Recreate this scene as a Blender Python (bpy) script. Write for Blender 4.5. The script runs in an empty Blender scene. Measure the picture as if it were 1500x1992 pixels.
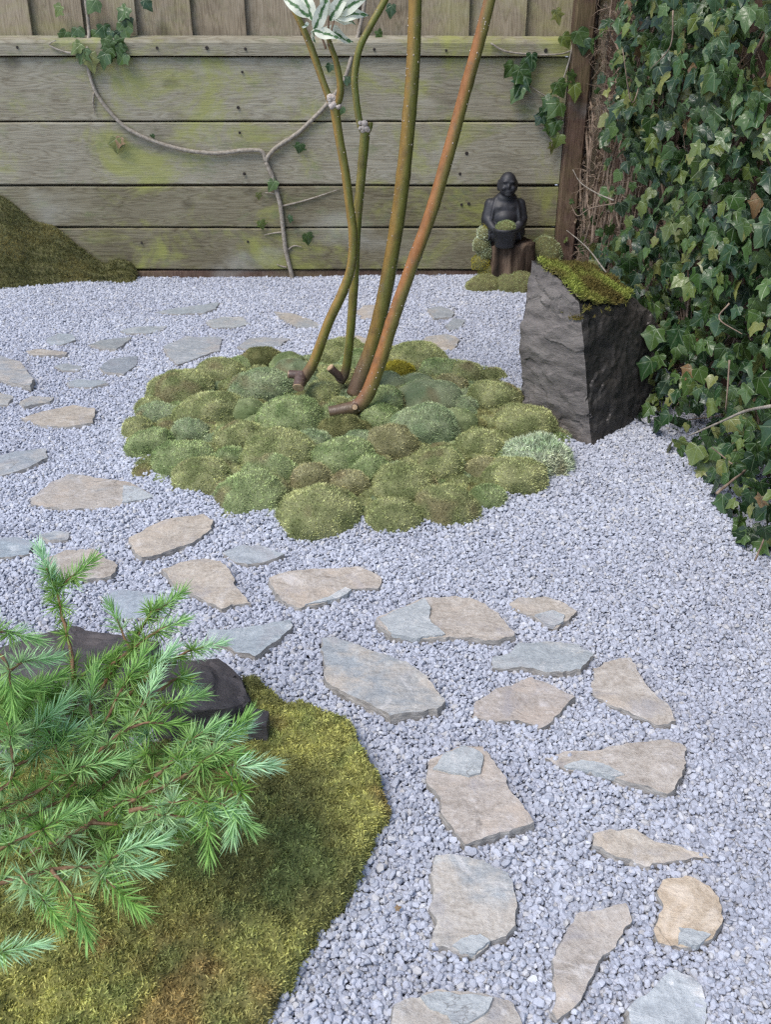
import bpy, bmesh, math, random
import numpy as np
from mathutils import Vector, Matrix, Quaternion
from mathutils.geometry import delaunay_2d_cdt

# ------------------------------------------------------------------ camera, sky, sun, exposure
SC = bpy.context.scene
COL = SC.collection
R = math.radians
CAM_H, PITCH, FPX = 1.04, R(29.0), 1890.0

cam = bpy.data.cameras.new('camera')
cam.sensor_fit = 'VERTICAL'; cam.sensor_height = 24.0
cam.lens = 24.0 * FPX / 1992.0
cam.clip_start, cam.clip_end = 0.02, 400.0
cam.dof.use_dof = True; cam.dof.focus_distance = 1.6; cam.dof.aperture_fstop = 9.0
camo = bpy.data.objects.new('camera', cam); COL.objects.link(camo)
camo.location = (0, 0, CAM_H); camo.rotation_euler = (math.pi/2 - PITCH, 0, 0)
SC.camera = camo

SUN_EL, SUN_AZ = R(58.0), R(228.0)        # azimuth clockwise from +Y: from behind and left of the camera
wd = bpy.data.worlds.new('World'); SC.world = wd; wd.use_nodes = True
wn = wd.node_tree.nodes; wl = wd.node_tree.links
sky = wn.new('ShaderNodeTexSky'); sky.sky_type = 'NISHITA'; sky.sun_disc = False
sky.sun_elevation = SUN_EL; sky.sun_rotation = SUN_AZ; sky.air_density = 1.0; sky.dust_density = 1.2; sky.ozone_density = 1.0
bg = wn['Background']; bg.inputs['Strength'].default_value = 0.125
wl.new(sky.outputs['Color'], bg.inputs['Color'])
sun = bpy.data.lights.new('sun', 'SUN'); sun.energy = 1.5; sun.angle = R(30.0); sun.color = (1.0, 0.96, 0.90)
suno = bpy.data.objects.new('sun', sun); COL.objects.link(suno)
sd = Vector((math.sin(SUN_AZ)*math.cos(SUN_EL), math.cos(SUN_AZ)*math.cos(SUN_EL), math.sin(SUN_EL)))
suno.rotation_euler = sd.to_track_quat('Z', 'Y').to_euler()
suno.location = sd*10
SC.view_settings.view_transform = 'Standard'; SC.view_settings.look = 'None'
SC.view_settings.gamma = 1.0; SC.view_settings.use_curve_mapping = False
SC.view_settings.exposure = 0.95
SC.cycles.use_denoising = False; SC.cycles.filter_width = 1.25; SC.cycles.sample_clamp_indirect = 4.0
SC.cycles.max_bounces = 6; SC.cycles.diffuse_bounces = 4; SC.cycles.glossy_bounces = 2
SC.cycles.transmission_bounces = 4; SC.cycles.transparent_max_bounces = 4

# ------------------------------------------------------------------ measuring helpers (a pixel of the photograph -> a place in the garden)
_f = np.array([0, math.cos(PITCH), -math.sin(PITCH)]); _u = np.array([0, math.sin(PITCH), math.cos(PITCH)])
_c = np.array([0, 0, CAM_H])
def ray(px, py):
    return _f + np.array([1.0, 0, 0])*(px-750)/FPX + _u*(996-py)/FPX
def G(px, py, z=0.0):                       # on the level z
    d = ray(px, py); return _c + d*(z-CAM_H)/d[2]
def D(px, py, t):                           # at depth t
    return _c + ray(px, py)*t
def V(px, py, Y):                           # on the upright plane y = Y
    d = ray(px, py); return _c + d*Y/d[1]
def proj(P):
    P = np.asarray(P) - _c
    zc = P @ _f
    return np.stack([750+FPX*P[..., 0]/zc, 996-FPX*(P @ _u)/zc, zc], -1)

rnd = random.Random(11)
rng = np.random.default_rng(5)

def vn(p, s=1.0, seed=0):                   # value noise, -1..1
    p = np.asarray(p, float)*s + seed*17.31
    i = np.floor(p).astype(np.int64); f = p-i; f = f*f*(3-2*f)
    def h(a, b, c):
        n = (a*374761393 + b*668265263 + c*1274126177 + seed*974711) & 0xffffffff
        n = ((n ^ (n >> 13))*1274126177) & 0xffffffff
        n = ((n ^ (n >> 16))*668265263) & 0xffffffff
        return ((n ^ (n >> 15)) & 0xffff)/32767.5-1
    x, y, z = i[..., 0], i[..., 1], i[..., 2]; fx, fy, fz = f[..., 0], f[..., 1], f[..., 2]
    L = lambda a, b, t: a+(b-a)*t
    return L(L(L(h(x,y,z),h(x+1,y,z),fx), L(h(x,y+1,z),h(x+1,y+1,z),fx), fy),
             L(L(h(x,y,z+1),h(x+1,y,z+1),fx), L(h(x,y+1,z+1),h(x+1,y+1,z+1),fx), fy), fz)
def fbm(p, s=1.0, o=4, seed=0):
    r = 0; a = 1.0; t = 0
    for k in range(o):
        r = r+a*vn(p, s*2**k, seed+k); t += a; a *= .5
    return r/t

def smooth01(x, a, b):
    t = np.clip((np.asarray(x, float)-a)/(b-a), 0, 1); return t*t*(3-2*t)

def gz(x, y):                               # gravel level
    p = np.stack([np.asarray(x, float), np.asarray(y, float), np.zeros_like(np.asarray(x, float))], -1)
    return .009*vn(p, 2.2, 3) + .004*vn(p, 7, 4)

def inpoly(x, y, poly):
    x = np.asarray(x); y = np.asarray(y); r = np.zeros(x.shape, bool); n = len(poly)
    for i in range(n):
        x0, y0 = poly[i][:2]; x1, y1 = poly[(i+1) % n][:2]
        if y0 == y1: continue
        c = ((y0 > y) != (y1 > y)) & (x < (x1-x0)*(y-y0)/(y1-y0)+x0); r ^= c
    return r
def edge_dist(x, y, poly):
    d = np.full(np.asarray(x).shape, 1e9)
    for i in range(len(poly)):
        a = np.array(poly[i][:2]); b = np.array(poly[(i+1) % len(poly)][:2]); ab = b-a
        t = np.clip(((x-a[0])*ab[0]+(y-a[1])*ab[1])/(ab@ab+1e-12), 0, 1)
        d = np.minimum(d, np.hypot(x-a[0]-t*ab[0], y-a[1]-t*ab[1]))
    return d

# ------------------------------------------------------------------ object helpers
WORLD = {}
def mesh(verts, faces, name='mesh', smooth=True, col=None, uv=None):
    me = bpy.data.meshes.new(name)
    if isinstance(faces, np.ndarray) and len(faces):
        n, k = faces.shape
        me.vertices.add(len(verts)); me.vertices.foreach_set('co', np.asarray(verts, np.float32).ravel())
        me.loops.add(n*k); me.loops.foreach_set('vertex_index', faces.astype(np.int32).ravel())
        me.polygons.add(n); me.polygons.foreach_set('loop_start', np.arange(0, n*k, k, dtype=np.int32))
        me.update(calc_edges=True)
    else:
        me.from_pydata([tuple(map(float, v)) for v in verts], [], faces)
    if col is not None:
        c = np.ones((len(verts), 4), np.float32); c[:, :3] = col
        a = me.attributes.new('col', 'FLOAT_COLOR', 'POINT'); a.data.foreach_set('color', c.ravel())
    if uv is not None:
        l = me.uv_layers.new(name='UVMap')
        idx = np.empty(len(me.loops), np.int32); me.loops.foreach_get('vertex_index', idx)
        l.data.foreach_set('uv', np.asarray(uv, np.float32)[idx].ravel())
    me.polygons.foreach_set('use_smooth', [smooth]*len(me.polygons)); me.update()
    return me
def place(o, parent=None, M=None):
    M = M if M is not None else Matrix.Identity(4)
    if parent is not None:
        o.parent = parent; o.matrix_parent_inverse = WORLD[parent].inverted()
    o.matrix_basis = M; WORLD[o] = M
    return o
def obj(name, me, mat=None, parent=None, M=None, kind=None):
    o = bpy.data.objects.new(name, me); COL.objects.link(o)
    if mat is not None and len(me.materials) == 0: me.materials.append(mat)
    place(o, parent, M)
    if kind: o['kind'] = kind
    return o
def tag(o, label, cat, group=None):
    o['label'] = label; o['category'] = cat
    if group: o['group'] = group
    return o
def thing(name, label, cat, loc, group=None):
    o = bpy.data.objects.new(name, None); COL.objects.link(o); o.empty_display_size = .05
    place(o, None, Matrix.Translation(Vector([float(v) for v in loc])))
    return tag(o, label, cat, group)

def basis(zdir, roll=0.0, up=None):         # a rotation whose +Z is zdir
    z = Vector([float(v) for v in zdir]).normalized()
    q = z.to_track_quat('Z', 'Y')
    return (q @ Quaternion((0, 0, 1), roll)).to_matrix().to_4x4()

def crom(P, n):                             # Catmull-Rom through the points (any columns)
    P = np.asarray(P, float); Q = np.vstack([2*P[0]-P[1], P, 2*P[-1]-P[-2]]); out = []
    for i in range(len(P)-1):
        a, b, c, d = Q[i:i+4]
        for t in np.arange(n)/n:
            out.append(.5*((2*b)+(c-a)*t+(2*a-5*b+4*c-d)*t*t+(3*b-a-3*c+d)*t**3))
    out.append(P[-1]); return np.array(out)
def tube(P, rad, sides=8, bump=0.0, seed=0, cap=True):
    P = np.asarray(P, float); n = len(P); rad = np.broadcast_to(rad, (n,)).astype(float)
    T = np.gradient(P, axis=0); T /= np.linalg.norm(T, axis=1)[:, None]+1e-12
    a = np.array([0, 0, 1.0]) if abs(T[0][2]) < .9 else np.array([1.0, 0, 0])
    N = np.cross(T[0], a); N /= np.linalg.norm(N)
    V_, nor = [], []
    for i in range(n):
        N = N-T[i]*(N@T[i]); N /= np.linalg.norm(N)+1e-12; B = np.cross(T[i], N)
        for k in range(sides):
            w = 2*math.pi*k/sides; d = N*math.cos(w)+B*math.sin(w); nor.append(d); V_.append(P[i]+d*rad[i])
    V_ = np.array(V_); nor = np.array(nor)
    if bump: V_ = V_+nor*(fbm(V_, 60, 3, seed)*bump)[:, None]
    Fc = []
    for i in range(n-1):
        for k in range(sides):
            k2 = (k+1) % sides; Fc.append((i*sides+k, i*sides+k2, (i+1)*sides+k2, (i+1)*sides+k))
    if cap:
        Fc.append(tuple(range(sides))[::-1]); Fc.append(tuple(range((n-1)*sides, n*sides)))
    return V_, Fc, nor
def join(parts):                            # [(verts, faces), ...]
    vs, fs, o = [], [], 0
    for p in parts:
        v, f = p[0], p[1]
        vs.append(np.asarray(v)); fs += [tuple(int(i)+o for i in q) for q in f]; o += len(v)
    return np.vstack(vs), fs
def boxgeo(x0, x1, y0, y1, z0, z1):
    v = [(x, y, z) for x in (x0, x1) for y in (y0, y1) for z in (z0, z1)]
    return np.array(v), [(0,1,3,2),(4,6,7,5),(0,4,5,1),(2,3,7,6),(0,2,6,4),(1,5,7,3)]
def sample(verts, tris, n, r=rng):          # points and normals on a triangle mesh
    v = np.asarray(verts); t = np.asarray(tris)
    a, b, c = v[t[:, 0]], v[t[:, 1]], v[t[:, 2]]
    nn = np.cross(b-a, c-a); ar = np.linalg.norm(nn, axis=1); fn = nn/(ar[:, None]+1e-12)
    k = r.choice(len(t), n, p=ar/ar.sum()); u, w = r.random(n), r.random(n)
    m = u+w > 1; u[m], w[m] = 1-u[m], 1-w[m]
    return a[k]+(b-a)[k]*u[:, None]+(c-a)[k]*w[:, None], fn[k]
def area(verts, tris):
    v = np.asarray(verts); t = np.asarray(tris)
    return .5*np.linalg.norm(np.cross(v[t[:, 1]]-v[t[:, 0]], v[t[:, 2]]-v[t[:, 0]]), axis=1).sum()
def tris_of(faces):
    o = []
    for f in faces:
        for i in range(1, len(f)-1): o.append((f[0], f[i], f[i+1]))
    return np.array(o)
def strands(P, N, length, width, col, spread=.6, seg=2, r=rng):     # short moss stems as slim blades
    n = len(P); d = N+r.normal(0, spread, (n, 3)); d /= np.linalg.norm(d, axis=1)[:, None]+1e-9
    s = np.cross(d, r.normal(0, 1, (n, 3))); s /= np.linalg.norm(s, axis=1)[:, None]+1e-9
    L = (length*r.uniform(.6, 1.3, n))[:, None]; W = (width*r.uniform(.7, 1.2, n))[:, None]*.5
    c0 = np.broadcast_to(col, (n, 3))
    if seg == 1:
        v = np.stack([P-s*W, P+s*W, P+d*L], 1).reshape(-1, 3)
        f = np.arange(n*3).reshape(-1, 3)
        return v, f, np.repeat(c0, 3, axis=0)
    b = np.cross(d, s)*r.normal(0, .35, (n, 1))
    m = P+d*L*.55; tip = P+(d+b)*L
    v = np.stack([P-s*W*.7, P+s*W*.7, m-s*W, m+s*W, tip], 1).reshape(-1, 3)
    k = np.arange(n)[:, None]*5
    f = np.vstack([k+np.array([0, 1, 3]), k+np.array([0, 3, 2]), k+np.array([2, 3, 4])])
    return v, f, np.repeat(c0, 5, axis=0)

# ------------------------------------------------------------------ materials
class NT:
    def __init__(s, name, rough=.8, spec=.3):
        s.m = bpy.data.materials.new(name); s.m.use_nodes = True
        s.t = s.m.node_tree; s.b = s.t.nodes['Principled BSDF']
        s.b.inputs['Roughness'].default_value = rough; s.b.inputs['Specular IOR Level'].default_value = spec
        s._o = None
    def n(s, typ, **kw):
        x = s.t.nodes.new(typ)
        for k, v in kw.items(): setattr(x, k, v)
        return x
    def link(s, a, b): s.t.links.new(a, b)
    def inp(s, node, key, val):
        if hasattr(val, 'is_output'): s.link(val, node.inputs[key])
        elif val is not None: node.inputs[key].default_value = val
    def obj(s):
        if s._o is None: s._o = s.n('ShaderNodeTexCoord')
        return s._o.outputs['Object']
    def uv(s):
        s.obj(); return s._o.outputs['UV']
    def rand(s): return s.n('ShaderNodeObjectInfo').outputs['Random']
    def ocol(s): return s.n('ShaderNodeObjectInfo').outputs['Color']
    def attr(s, name='col'): return s.n('ShaderNodeAttribute', attribute_name=name).outputs['Color']
    def map(s, vec, scale=(1, 1, 1), loc=(0, 0, 0), rot=(0, 0, 0)):
        x = s.n('ShaderNodeMapping'); s.inp(x, 'Vector', vec); s.inp(x, 'Scale', scale); s.inp(x, 'Location', loc); s.inp(x, 'Rotation', rot)
        return x.outputs[0]
    def noise(s, vec, scale, detail=4, rough=.55, dist=0.0):
        x = s.n('ShaderNodeTexNoise'); s.inp(x, 'Vector', vec); s.inp(x, 'Scale', scale); s.inp(x, 'Detail', detail)
        s.inp(x, 'Roughness', rough); s.inp(x, 'Distortion', dist); return x.outputs['Fac']
    def voro(s, vec, scale, feature='F1', out='Distance', rnd=1.0):
        x = s.n('ShaderNodeTexVoronoi', feature=feature); s.inp(x, 'Vector', vec); s.inp(x, 'Scale', scale); s.inp(x, 'Randomness', rnd)
        return x.outputs[out]
    def math(s, op, a, b=None, c=None):
        x = s.n('ShaderNodeMath', operation=op); s.inp(x, 0, a)
        if b is not None: s.inp(x, 1, b)
        if c is not None: s.inp(x, 2, c)
        return x.outputs[0]
    def vadd(s, a, b):
        x = s.n('ShaderNodeVectorMath', operation='ADD'); s.inp(x, 0, a); s.inp(x, 1, b); return x.outputs[0]
    def step(s, v, a, b, lo=0.0, hi=1.0):
        x = s.n('ShaderNodeMapRange', interpolation_type='SMOOTHSTEP'); s.inp(x, 'Value', v)
        s.inp(x, 'From Min', a); s.inp(x, 'From Max', b); s.inp(x, 'To Min', lo); s.inp(x, 'To Max', hi); return x.outputs[0]
    def ramp(s, v, stops):
        x = s.n('ShaderNodeValToRGB'); e = x.color_ramp.elements
        while len(e) < len(stops): e.new(.5)
        for q, (p, c) in zip(e, stops): q.position = p; q.color = (*c, 1)
        s.inp(x, 0, v); return x.outputs['Color']
    def mix(s, f, a, b, mode='MIX'):
        x = s.n('ShaderNodeMix', data_type='RGBA', blend_type=mode); s.inp(x, 0, f)
        s.inp(x, 6, (*a, 1) if isinstance(a, tuple) else a); s.inp(x, 7, (*b, 1) if isinstance(b, tuple) else b)
        return x.outputs[2]
    def sep(s, v):
        x = s.n('ShaderNodeSeparateXYZ'); s.inp(x, 0, v); return x.outputs
    def bump(s, h, strength=.4, dist=.002):
        x = s.n('ShaderNodeBump'); s.inp(x, 'Height', h); s.inp(x, 'Strength', strength); s.inp(x, 'Distance', dist)
        s.link(x.outputs[0], s.b.inputs['Normal'])
    def base(s, c): s.inp(s.b, 'Base Color', (*c, 1) if isinstance(c, tuple) else c); return s
    def rough(s, v): s.inp(s.b, 'Roughness', v); return s
    def leafy(s, c, f=.3):                   # light passes through
        s.base(c); t = s.n('ShaderNodeBsdfTranslucent'); s.inp(t, 'Color', c)
        x = s.n('ShaderNodeMixShader'); x.inputs[0].default_value = f
        s.link(s.b.outputs[0], x.inputs[1]); s.link(t.outputs[0], x.inputs[2])
        s.link(x.outputs[0], s.t.nodes['Material Output'].inputs['Surface'])

def mat_gravel():
    s = NT('gravel', .75, .35); o = s.obj()
    c = s.ramp(s.rand(), [(0, (.38, .395, .445)), (.12, (.44, .455, .505)), (.5, (.51, .525, .585)), (.86, (.60, .615, .67)), (.95, (.56, .54, .52)), (1, (.72, .725, .75))])
    c = s.mix(s.step(s.noise(o, 260, 4), .35, .75), c, s.mix(1.0, c, (.74, .74, .76), 'MULTIPLY'))
    lc = s.n('ShaderNodeObjectInfo').outputs['Location']
    c = s.mix(s.step(s.noise(lc, 2.6, 5, .65), .40, .66, 0, .55), c, s.mix(1.0, c, (.80, .80, .83), 'MULTIPLY'))
    c = s.mix(s.step(s.noise(lc, 9, 4, .6), .60, .74, 0, .35), c, s.mix(1.0, c, (.90, .84, .78), 'MULTIPLY'))
    s.base(c); s.bump(s.noise(o, 420, 3), .35, .0015); return s.m
def mat_ground():
    s = NT('grit', .95, .1); o = s.obj()
    s.base(s.ramp(s.noise(o, 180, 5), [(.3, (.32, .325, .36)), (.7, (.48, .485, .52))])); s.bump(s.noise(o, 150, 4), .8, .006); return s.m
def mat_slab():
    s = NT('flagstone', .78, .3); o = s.obj(); oc = s.n('ShaderNodeObjectInfo')
    off = s.n('ShaderNodeCombineXYZ'); s.link(oc.outputs['Random'], off.inputs[0]); s.link(oc.outputs['Random'], off.inputs[1])
    v = s.vadd(o, s.map(off.outputs[0], (37, 53, 1)))
    big = s.noise(v, 9, 5, .6, .8); streak = s.noise(s.map(v, (1, 1.9, 1), rot=(0, 0, .6)), 17, 7, .68, .9); fine = s.noise(v, 130, 5, .7)
    # rusty buff skin over blue-grey slate; the share of skin is the object's alpha
    th = s.math('SUBTRACT', 1.06, s.math('MULTIPLY', oc.outputs['Alpha'], 1.05))
    k = s.math('ADD', s.math('MULTIPLY', big, .7), s.math('MULTIPLY', streak, .35))
    f = s.step(s.math('SUBTRACT', k, th), -.14, .10)
    buff = s.ramp(s.math('ADD', s.math('MULTIPLY', streak, .5), s.math('MULTIPLY', fine, .5)), [(.30, (.20, .168, .135)), (.44, (.36, .32, .27)), (.56, (.46, .42, .365)), (.7, (.58, .55, .495))])
    grey = s.ramp(s.math('ADD', s.math('MULTIPLY', streak, .5), s.math('MULTIPLY', fine, .5)), [(.32, (.21, .225, .235)), (.5, (.335, .355, .36)), (.68, (.46, .475, .47))])
    c = s.mix(f, grey, buff)
    c = s.mix(s.math('MULTIPLY', s.step(s.noise(v, 12, 4, .6, .6), .50, .68), s.math('MULTIPLY', f, .55)), c, (.50, .425, .34))
    c = s.mix(s.step(s.noise(s.map(v, (1, 1, 1), (3, 1, 0)), 10, 5, .65, .8), .52, .68, 0, .6), c, (.34, .325, .325))
    c = s.mix(s.step(s.noise(s.map(v, (1, 1, 1), (7, 5, 0)), 15, 5, .7, .6), .54, .70, 0, .6), c, (.60, .575, .545))
    c = s.mix(s.step(s.noise(v, 30, 5, .7, 1.2), .60, .78, 0, .55), c, (.22, .20, .19))
    c = s.mix(s.step(s.noise(v, 45, 4, .6), .64, .74, 0, .5), c, (.66, .63, .58))
    cr = s.n('ShaderNodeTexVoronoi', feature='DISTANCE_TO_EDGE'); s.inp(cr, 'Vector', s.vadd(v, s.map(s.n('ShaderNodeTexNoise').outputs['Color'], (.05, .05, .05)))); s.inp(cr, 'Scale', 7.0)
    crk = s.step(cr.outputs['Distance'], .0, .012, 1, 0); crk = s.math('MULTIPLY', crk, s.step(s.noise(v, 6, 2), .60, .66))
    c = s.mix(s.math('MULTIPLY', crk, .6), c, (.10, .09, .08))
    c = s.mix(s.step(s.noise(v, 420, 3, .6), .58, .72, 0, .45), c, s.mix(1.0, c, (.52, .5, .48), 'MULTIPLY'))
    c = s.mix(1.0, c, oc.outputs['Color'], 'MULTIPLY'); c = s.mix(1.0, c, (1.12, 1.12, 1.14), 'MULTIPLY')
    # the rim has its own material, darkened for shade and dirt
    s.base(c)
    h = s.math('ADD', s.math('MULTIPLY', streak, 1.0), s.math('MULTIPLY', fine, .5)); s.bump(h, .9, .005); s.rough(s.step(fine, .3, .7, .6, .9)); return s.m
def mat_rock(name, dark, light, specks=.4):
    s = NT(name, .62, .35); o = s.obj()
    st = s.noise(s.map(o, (1, 1, 2.4), rot=(.3, .5, .2)), 9, 8, .68, .5); fi = s.noise(o, 130, 6, .7); lo = s.noise(o, 5, 3)
    rg = s.n('ShaderNodeTexNoise', noise_type='RIDGED_MULTIFRACTAL'); s.inp(rg, 'Vector', s.map(o, (1.3, 1.3, .7), rot=(.2, .4, 0))); s.inp(rg, 'Scale', 13.0); s.inp(rg, 'Detail', 7.0)
    c = s.ramp(st, [(.32, dark), (.68, light)])
    c = s.mix(s.step(lo, .45, .7, 0, .5), c, tuple(.6*a+.4*b for a, b in zip(light, (.16, .12, .085))))
    c = s.mix(s.step(fi, .58, .74, 0, specks), c, tuple(min(1, x*2.3+.02) for x in light))
    c = s.mix(s.step(s.noise(o, 38, 5, .7), .60, .74, 0, .5), c, tuple(x*.6 for x in dark))
    s.base(c); h = s.math('ADD', s.math('MULTIPLY', rg.outputs['Fac'], .10), s.math('ADD', s.math('MULTIPLY', st, .8), s.math('MULTIPLY', fi, .22))); s.bump(h, .9, .010); s.rough(s.step(fi, .3, .7, .5, .85)); return s.m
def mat_attr(name, rough=.85, spec=.2, tr=0.0, bump=None):
    s = NT(name, rough, spec); c = s.attr()
    if tr: s.leafy(c, tr)
    else: s.base(c)
    if bump: s.bump(s.noise(s.obj(), bump, 4), .5, .002)
    return s.m
def mat_wood(name, stops, axis, algae=0.0, stain=.4):
    s = NT(name, .85, .15); o = s.obj(); oi = s.n('ShaderNodeObjectInfo')
    off = s.n('ShaderNodeCombineXYZ')
    for k in range(3): s.link(oi.outputs['Random'], off.inputs[k])
    v = s.vadd(o, s.map(off.outputs[0], (23, 31, 17)))
    g = (.45, .45, 9.0) if axis == 'x' else (9.0, 9.0, .45)
    warp = s.noise(s.map(v, (1.2, 1.2, 3.2) if axis == 'x' else (3.2, 3.2, 1.2)), 2.2, 3)
    rings = s.n('ShaderNodeTexNoise'); s.inp(rings, 'Vector', s.map(v, g)); s.inp(rings, 'Scale', 3.6); s.inp(rings, 'Detail', 3.0); s.inp(rings, 'Distortion', .6)
    band = s.math('FRACT', s.math('MULTIPLY', s.math('ADD', rings.outputs['Fac'], warp), 11.0))
    band = s.math('PINGPONG', band, .5)
    fib = s.noise(s.map(v, (1.6, 1.6, 70) if axis == 'x' else (70, 70, 1.6)), 2.5, 5, .6)
    # knots
    kv = s.map(v, (3.4, 0.0, 5.2) if axis == 'x' else (5.2, 5.2, 2.2))
    kd = s.voro(kv, 1.0); knot = s.step(kd, .05, .16, 1, 0)
    t = s.math('ADD', s.math('MULTIPLY', s.math('POWER', s.math('MULTIPLY', band, 2.0), .45), .26), s.math('ADD', s.math('MULTIPLY', fib, .24), s.math('MULTIPLY', s.noise(v, 2.4, 5, .6), .52)))
    c = s.ramp(t, stops)
    c = s.mix(s.math('MULTIPLY', knot, .55), c, tuple(x*.45 for x in stops[0][1]))
    blot = s.noise(s.map(v, (1, 1, 1.6)), 5, 9, .72, .5)
    c = s.mix(s.step(blot, .5, .72, 0, stain), c, tuple(x*.55 for x in stops[0][1]))
    if algae:
        a1 = s.step(s.noise(s.map(o, (1.1, 1.1, 1.5)), 3.2, 9, .72, .5), .46, .66)
        c = s.mix(s.math('MULTIPLY', a1, algae), c, (.30, .31, .085))
        a2 = s.step(s.noise(s.map(v, (1.4, 1, 2.4)), 6.0, 9, .75), .52, .68)
        c = s.mix(s.math('MULTIPLY', a2, algae*.75), c, (.155, .185, .085))
        pale = s.step(s.noise(s.map(o, (1, 1, 1.6)), 2.6, 4, .55, .3), .56, .74)
        c = s.mix(s.math('MULTIPLY', pale, .45), c, (.42, .41, .36))
    s.base(c); s.bump(s.math('ADD', s.math('MULTIPLY', band, .6), fib), .45, .003); return s.m
def mat_ivy():
    s = NT('ivy_leaf', .34, .5); c = s.attr(); u = s.sep(s.uv())
    ang = s.math('ARCTAN2', u[0], s.math('ADD', u[1], .02)); r = s.math('SQRT', s.math('ADD', s.math('MULTIPLY', u[0], u[0]), s.math('MULTIPLY', u[1], u[1])))
    d = s.math('MULTIPLY', s.math('PINGPONG', s.math('ADD', ang, 0.0), .44), r)
    vein = s.step(d, .008, .035, 1, 0)
    n = s.noise(s.uv(), 7, 4)
    c2 = s.mix(s.step(n, .35, .7, 0, .5), c, s.mix(1.0, c, (.55, .6, .55), 'MULTIPLY'))
    c3 = s.mix(s.math('MULTIPLY', vein, .42), c2, s.mix(.5, c, (.34, .42, .24)))
    s.leafy(c3, .12); s.bump(s.math('SUBTRACT', s.math('MULTIPLY', n, .5), vein), .35, .004); s.rough(s.step(n, .3, .7, .22, .42)); return s.m
def mat_varieg():
    s = NT('variegated_leaf', .45, .35); u = s.uv(); x = s.sep(u); n = s.noise(u, 5, 4, .6)
    w = s.math('ADD', s.math('ABSOLUTE', x[0]), s.math('MULTIPLY', s.math('SUBTRACT', n, .5), .28))
    g = s.ramp(s.noise(u, 9, 3), [(.3, (.05, .13, .045)), (.7, (.13, .25, .09))])
    c = s.mix(s.step(w, .02, .06), g, (.80, .81, .66)); s.leafy(c, .35); return s.m
def mat_needle():
    s = NT('larch_needle', .5, .3); r = s.rand()
    c = s.ramp(r, [(0, (.20, .35, .065)), (.3, (.28, .46, .115)), (.6, (.36, .55, .20)), (1, (.48, .67, .37))])
    c = s.mix(1.0, c, s.attr(), 'MULTIPLY'); s.leafy(c, .28); return s.m
def mat_simple(name, stops, scale, rough=.8, spec=.2, det=5, b=.5, bd=.004, stretch=(1, 1, 1)):
    s = NT(name, rough, spec); k = s.noise(s.map(s.obj(), stretch), scale, det, .6); s.base(s.ramp(k, stops)); s.bump(k, b, bd); return s.m

def mat_bark():
    s = NT('bark', .5, .4); o = s.obj(); c = s.attr()
    a = s.noise(s.map(o, (1, 1, .25)), 90, 5, .65); b = s.noise(o, 30, 5, .7)
    c = s.mix(s.step(a, .40, .70, 0, .55), c, s.mix(1.0, c, (.50, .46, .42), 'MULTIPLY'))
    c = s.mix(s.step(b, .56, .70, 0, .55), c, (.17, .125, .075))
    c = s.mix(s.step(s.noise(o, 170, 3), .64, .72, 0, .5), c, (.42, .36, .27))
    s.base(c); s.bump(s.math('ADD', a, s.math('MULTIPLY', b, .6)), .5, .003); s.rough(s.step(a, .3, .7, .30, .55)); return s.m
M = dict(
    rim=mat_simple('shaded_dirty_edge', [(.3, (.23, .21, .19)), (.7, (.46, .43, .39))], 60, .85, .2, 6, .8, .004, (1, 1, 3)),  # slab sides: shade and dirt put into a darker brown-grey
    gravel=mat_gravel(), ground=mat_ground(), slab=mat_slab(),
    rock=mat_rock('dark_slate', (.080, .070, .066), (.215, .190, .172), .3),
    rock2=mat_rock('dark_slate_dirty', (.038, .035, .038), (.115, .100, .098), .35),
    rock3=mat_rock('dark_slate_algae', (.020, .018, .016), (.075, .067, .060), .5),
    mossbase=mat_attr('moss_cushion', .9, .1, 0, 220),
    moss=mat_attr('moss', .85, .1, .35), bark=mat_bark(),
    mossbed=mat_simple('moss_bed', [(.3, (.085, .075, .035)), (.7, (.18, .175, .07))], 60),
    soil=mat_simple('soil', [(.3, (.02, .017, .012)), (.7, (.05, .042, .03))], 60),
    fence=mat_wood('fence_wood', [(.30, (.150, .124, .083)), (.56, (.285, .255, .188)), (.86, (.43, .405, .325))], 'x', .72),
    fence_damp=mat_wood('damp_fence_wood', [(.34, (.090, .072, .043)), (.58, (.190, .165, .108)), (.85, (.31, .28, .20))], 'x', .75),
    fence_up=mat_wood('fence_wood_upright', [(.34, (.155, .120, .080)), (.58, (.29, .235, .165)), (.85, (.43, .37, .28))], 'z', .30),
    brown=mat_wood('brown_wood', [(.36, (.060, .036, .027)), (.58, (.125, .078, .058)), (.85, (.23, .165, .125))], 'z', .12),
    nail=mat_simple('rusty_nail', [(.3, (.02, .018, .017)), (.7, (.05, .04, .035))], 200, .7),
    vine=mat_simple('vine_stem', [(.3, (.20, .165, .125)), (.7, (.40, .355, .295))], 90, .8, .2, 5, .6, .003),
    twig=mat_simple('brown_twig', [(.3, (.12, .085, .06)), (.7, (.34, .255, .19))], 50, .85),
    ivy=mat_ivy(), varieg=mat_varieg(), needle=mat_needle(),
    larchwood=mat_simple('larch_wood', [(.3, (.13, .070, .035)), (.7, (.32, .19, .11))], 160, .8, .2, 5, .8, .003),
    statue=mat_simple('black_stone', [(.3, (.012, .012, .014)), (.7, (.032, .031, .036))], 30, .52, .45, 5, .35, .002),
    stump=mat_simple('rotten_wood', [(.30, (.014, .011, .009)), (.50, (.070, .047, .034)), (.75, (.26, .185, .13))], 22, .9, .1, 6, .9, .01, (1, 1, .22)),
    cut=mat_simple('cut_wood', [(.3, (.36, .23, .13)), (.7, (.56, .41, .26))], 120, .85),
    lent=mat_simple('pale_cork', [(.3, (.36, .29, .24)), (.7, (.60, .53, .47))], 200, .85),
)

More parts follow.
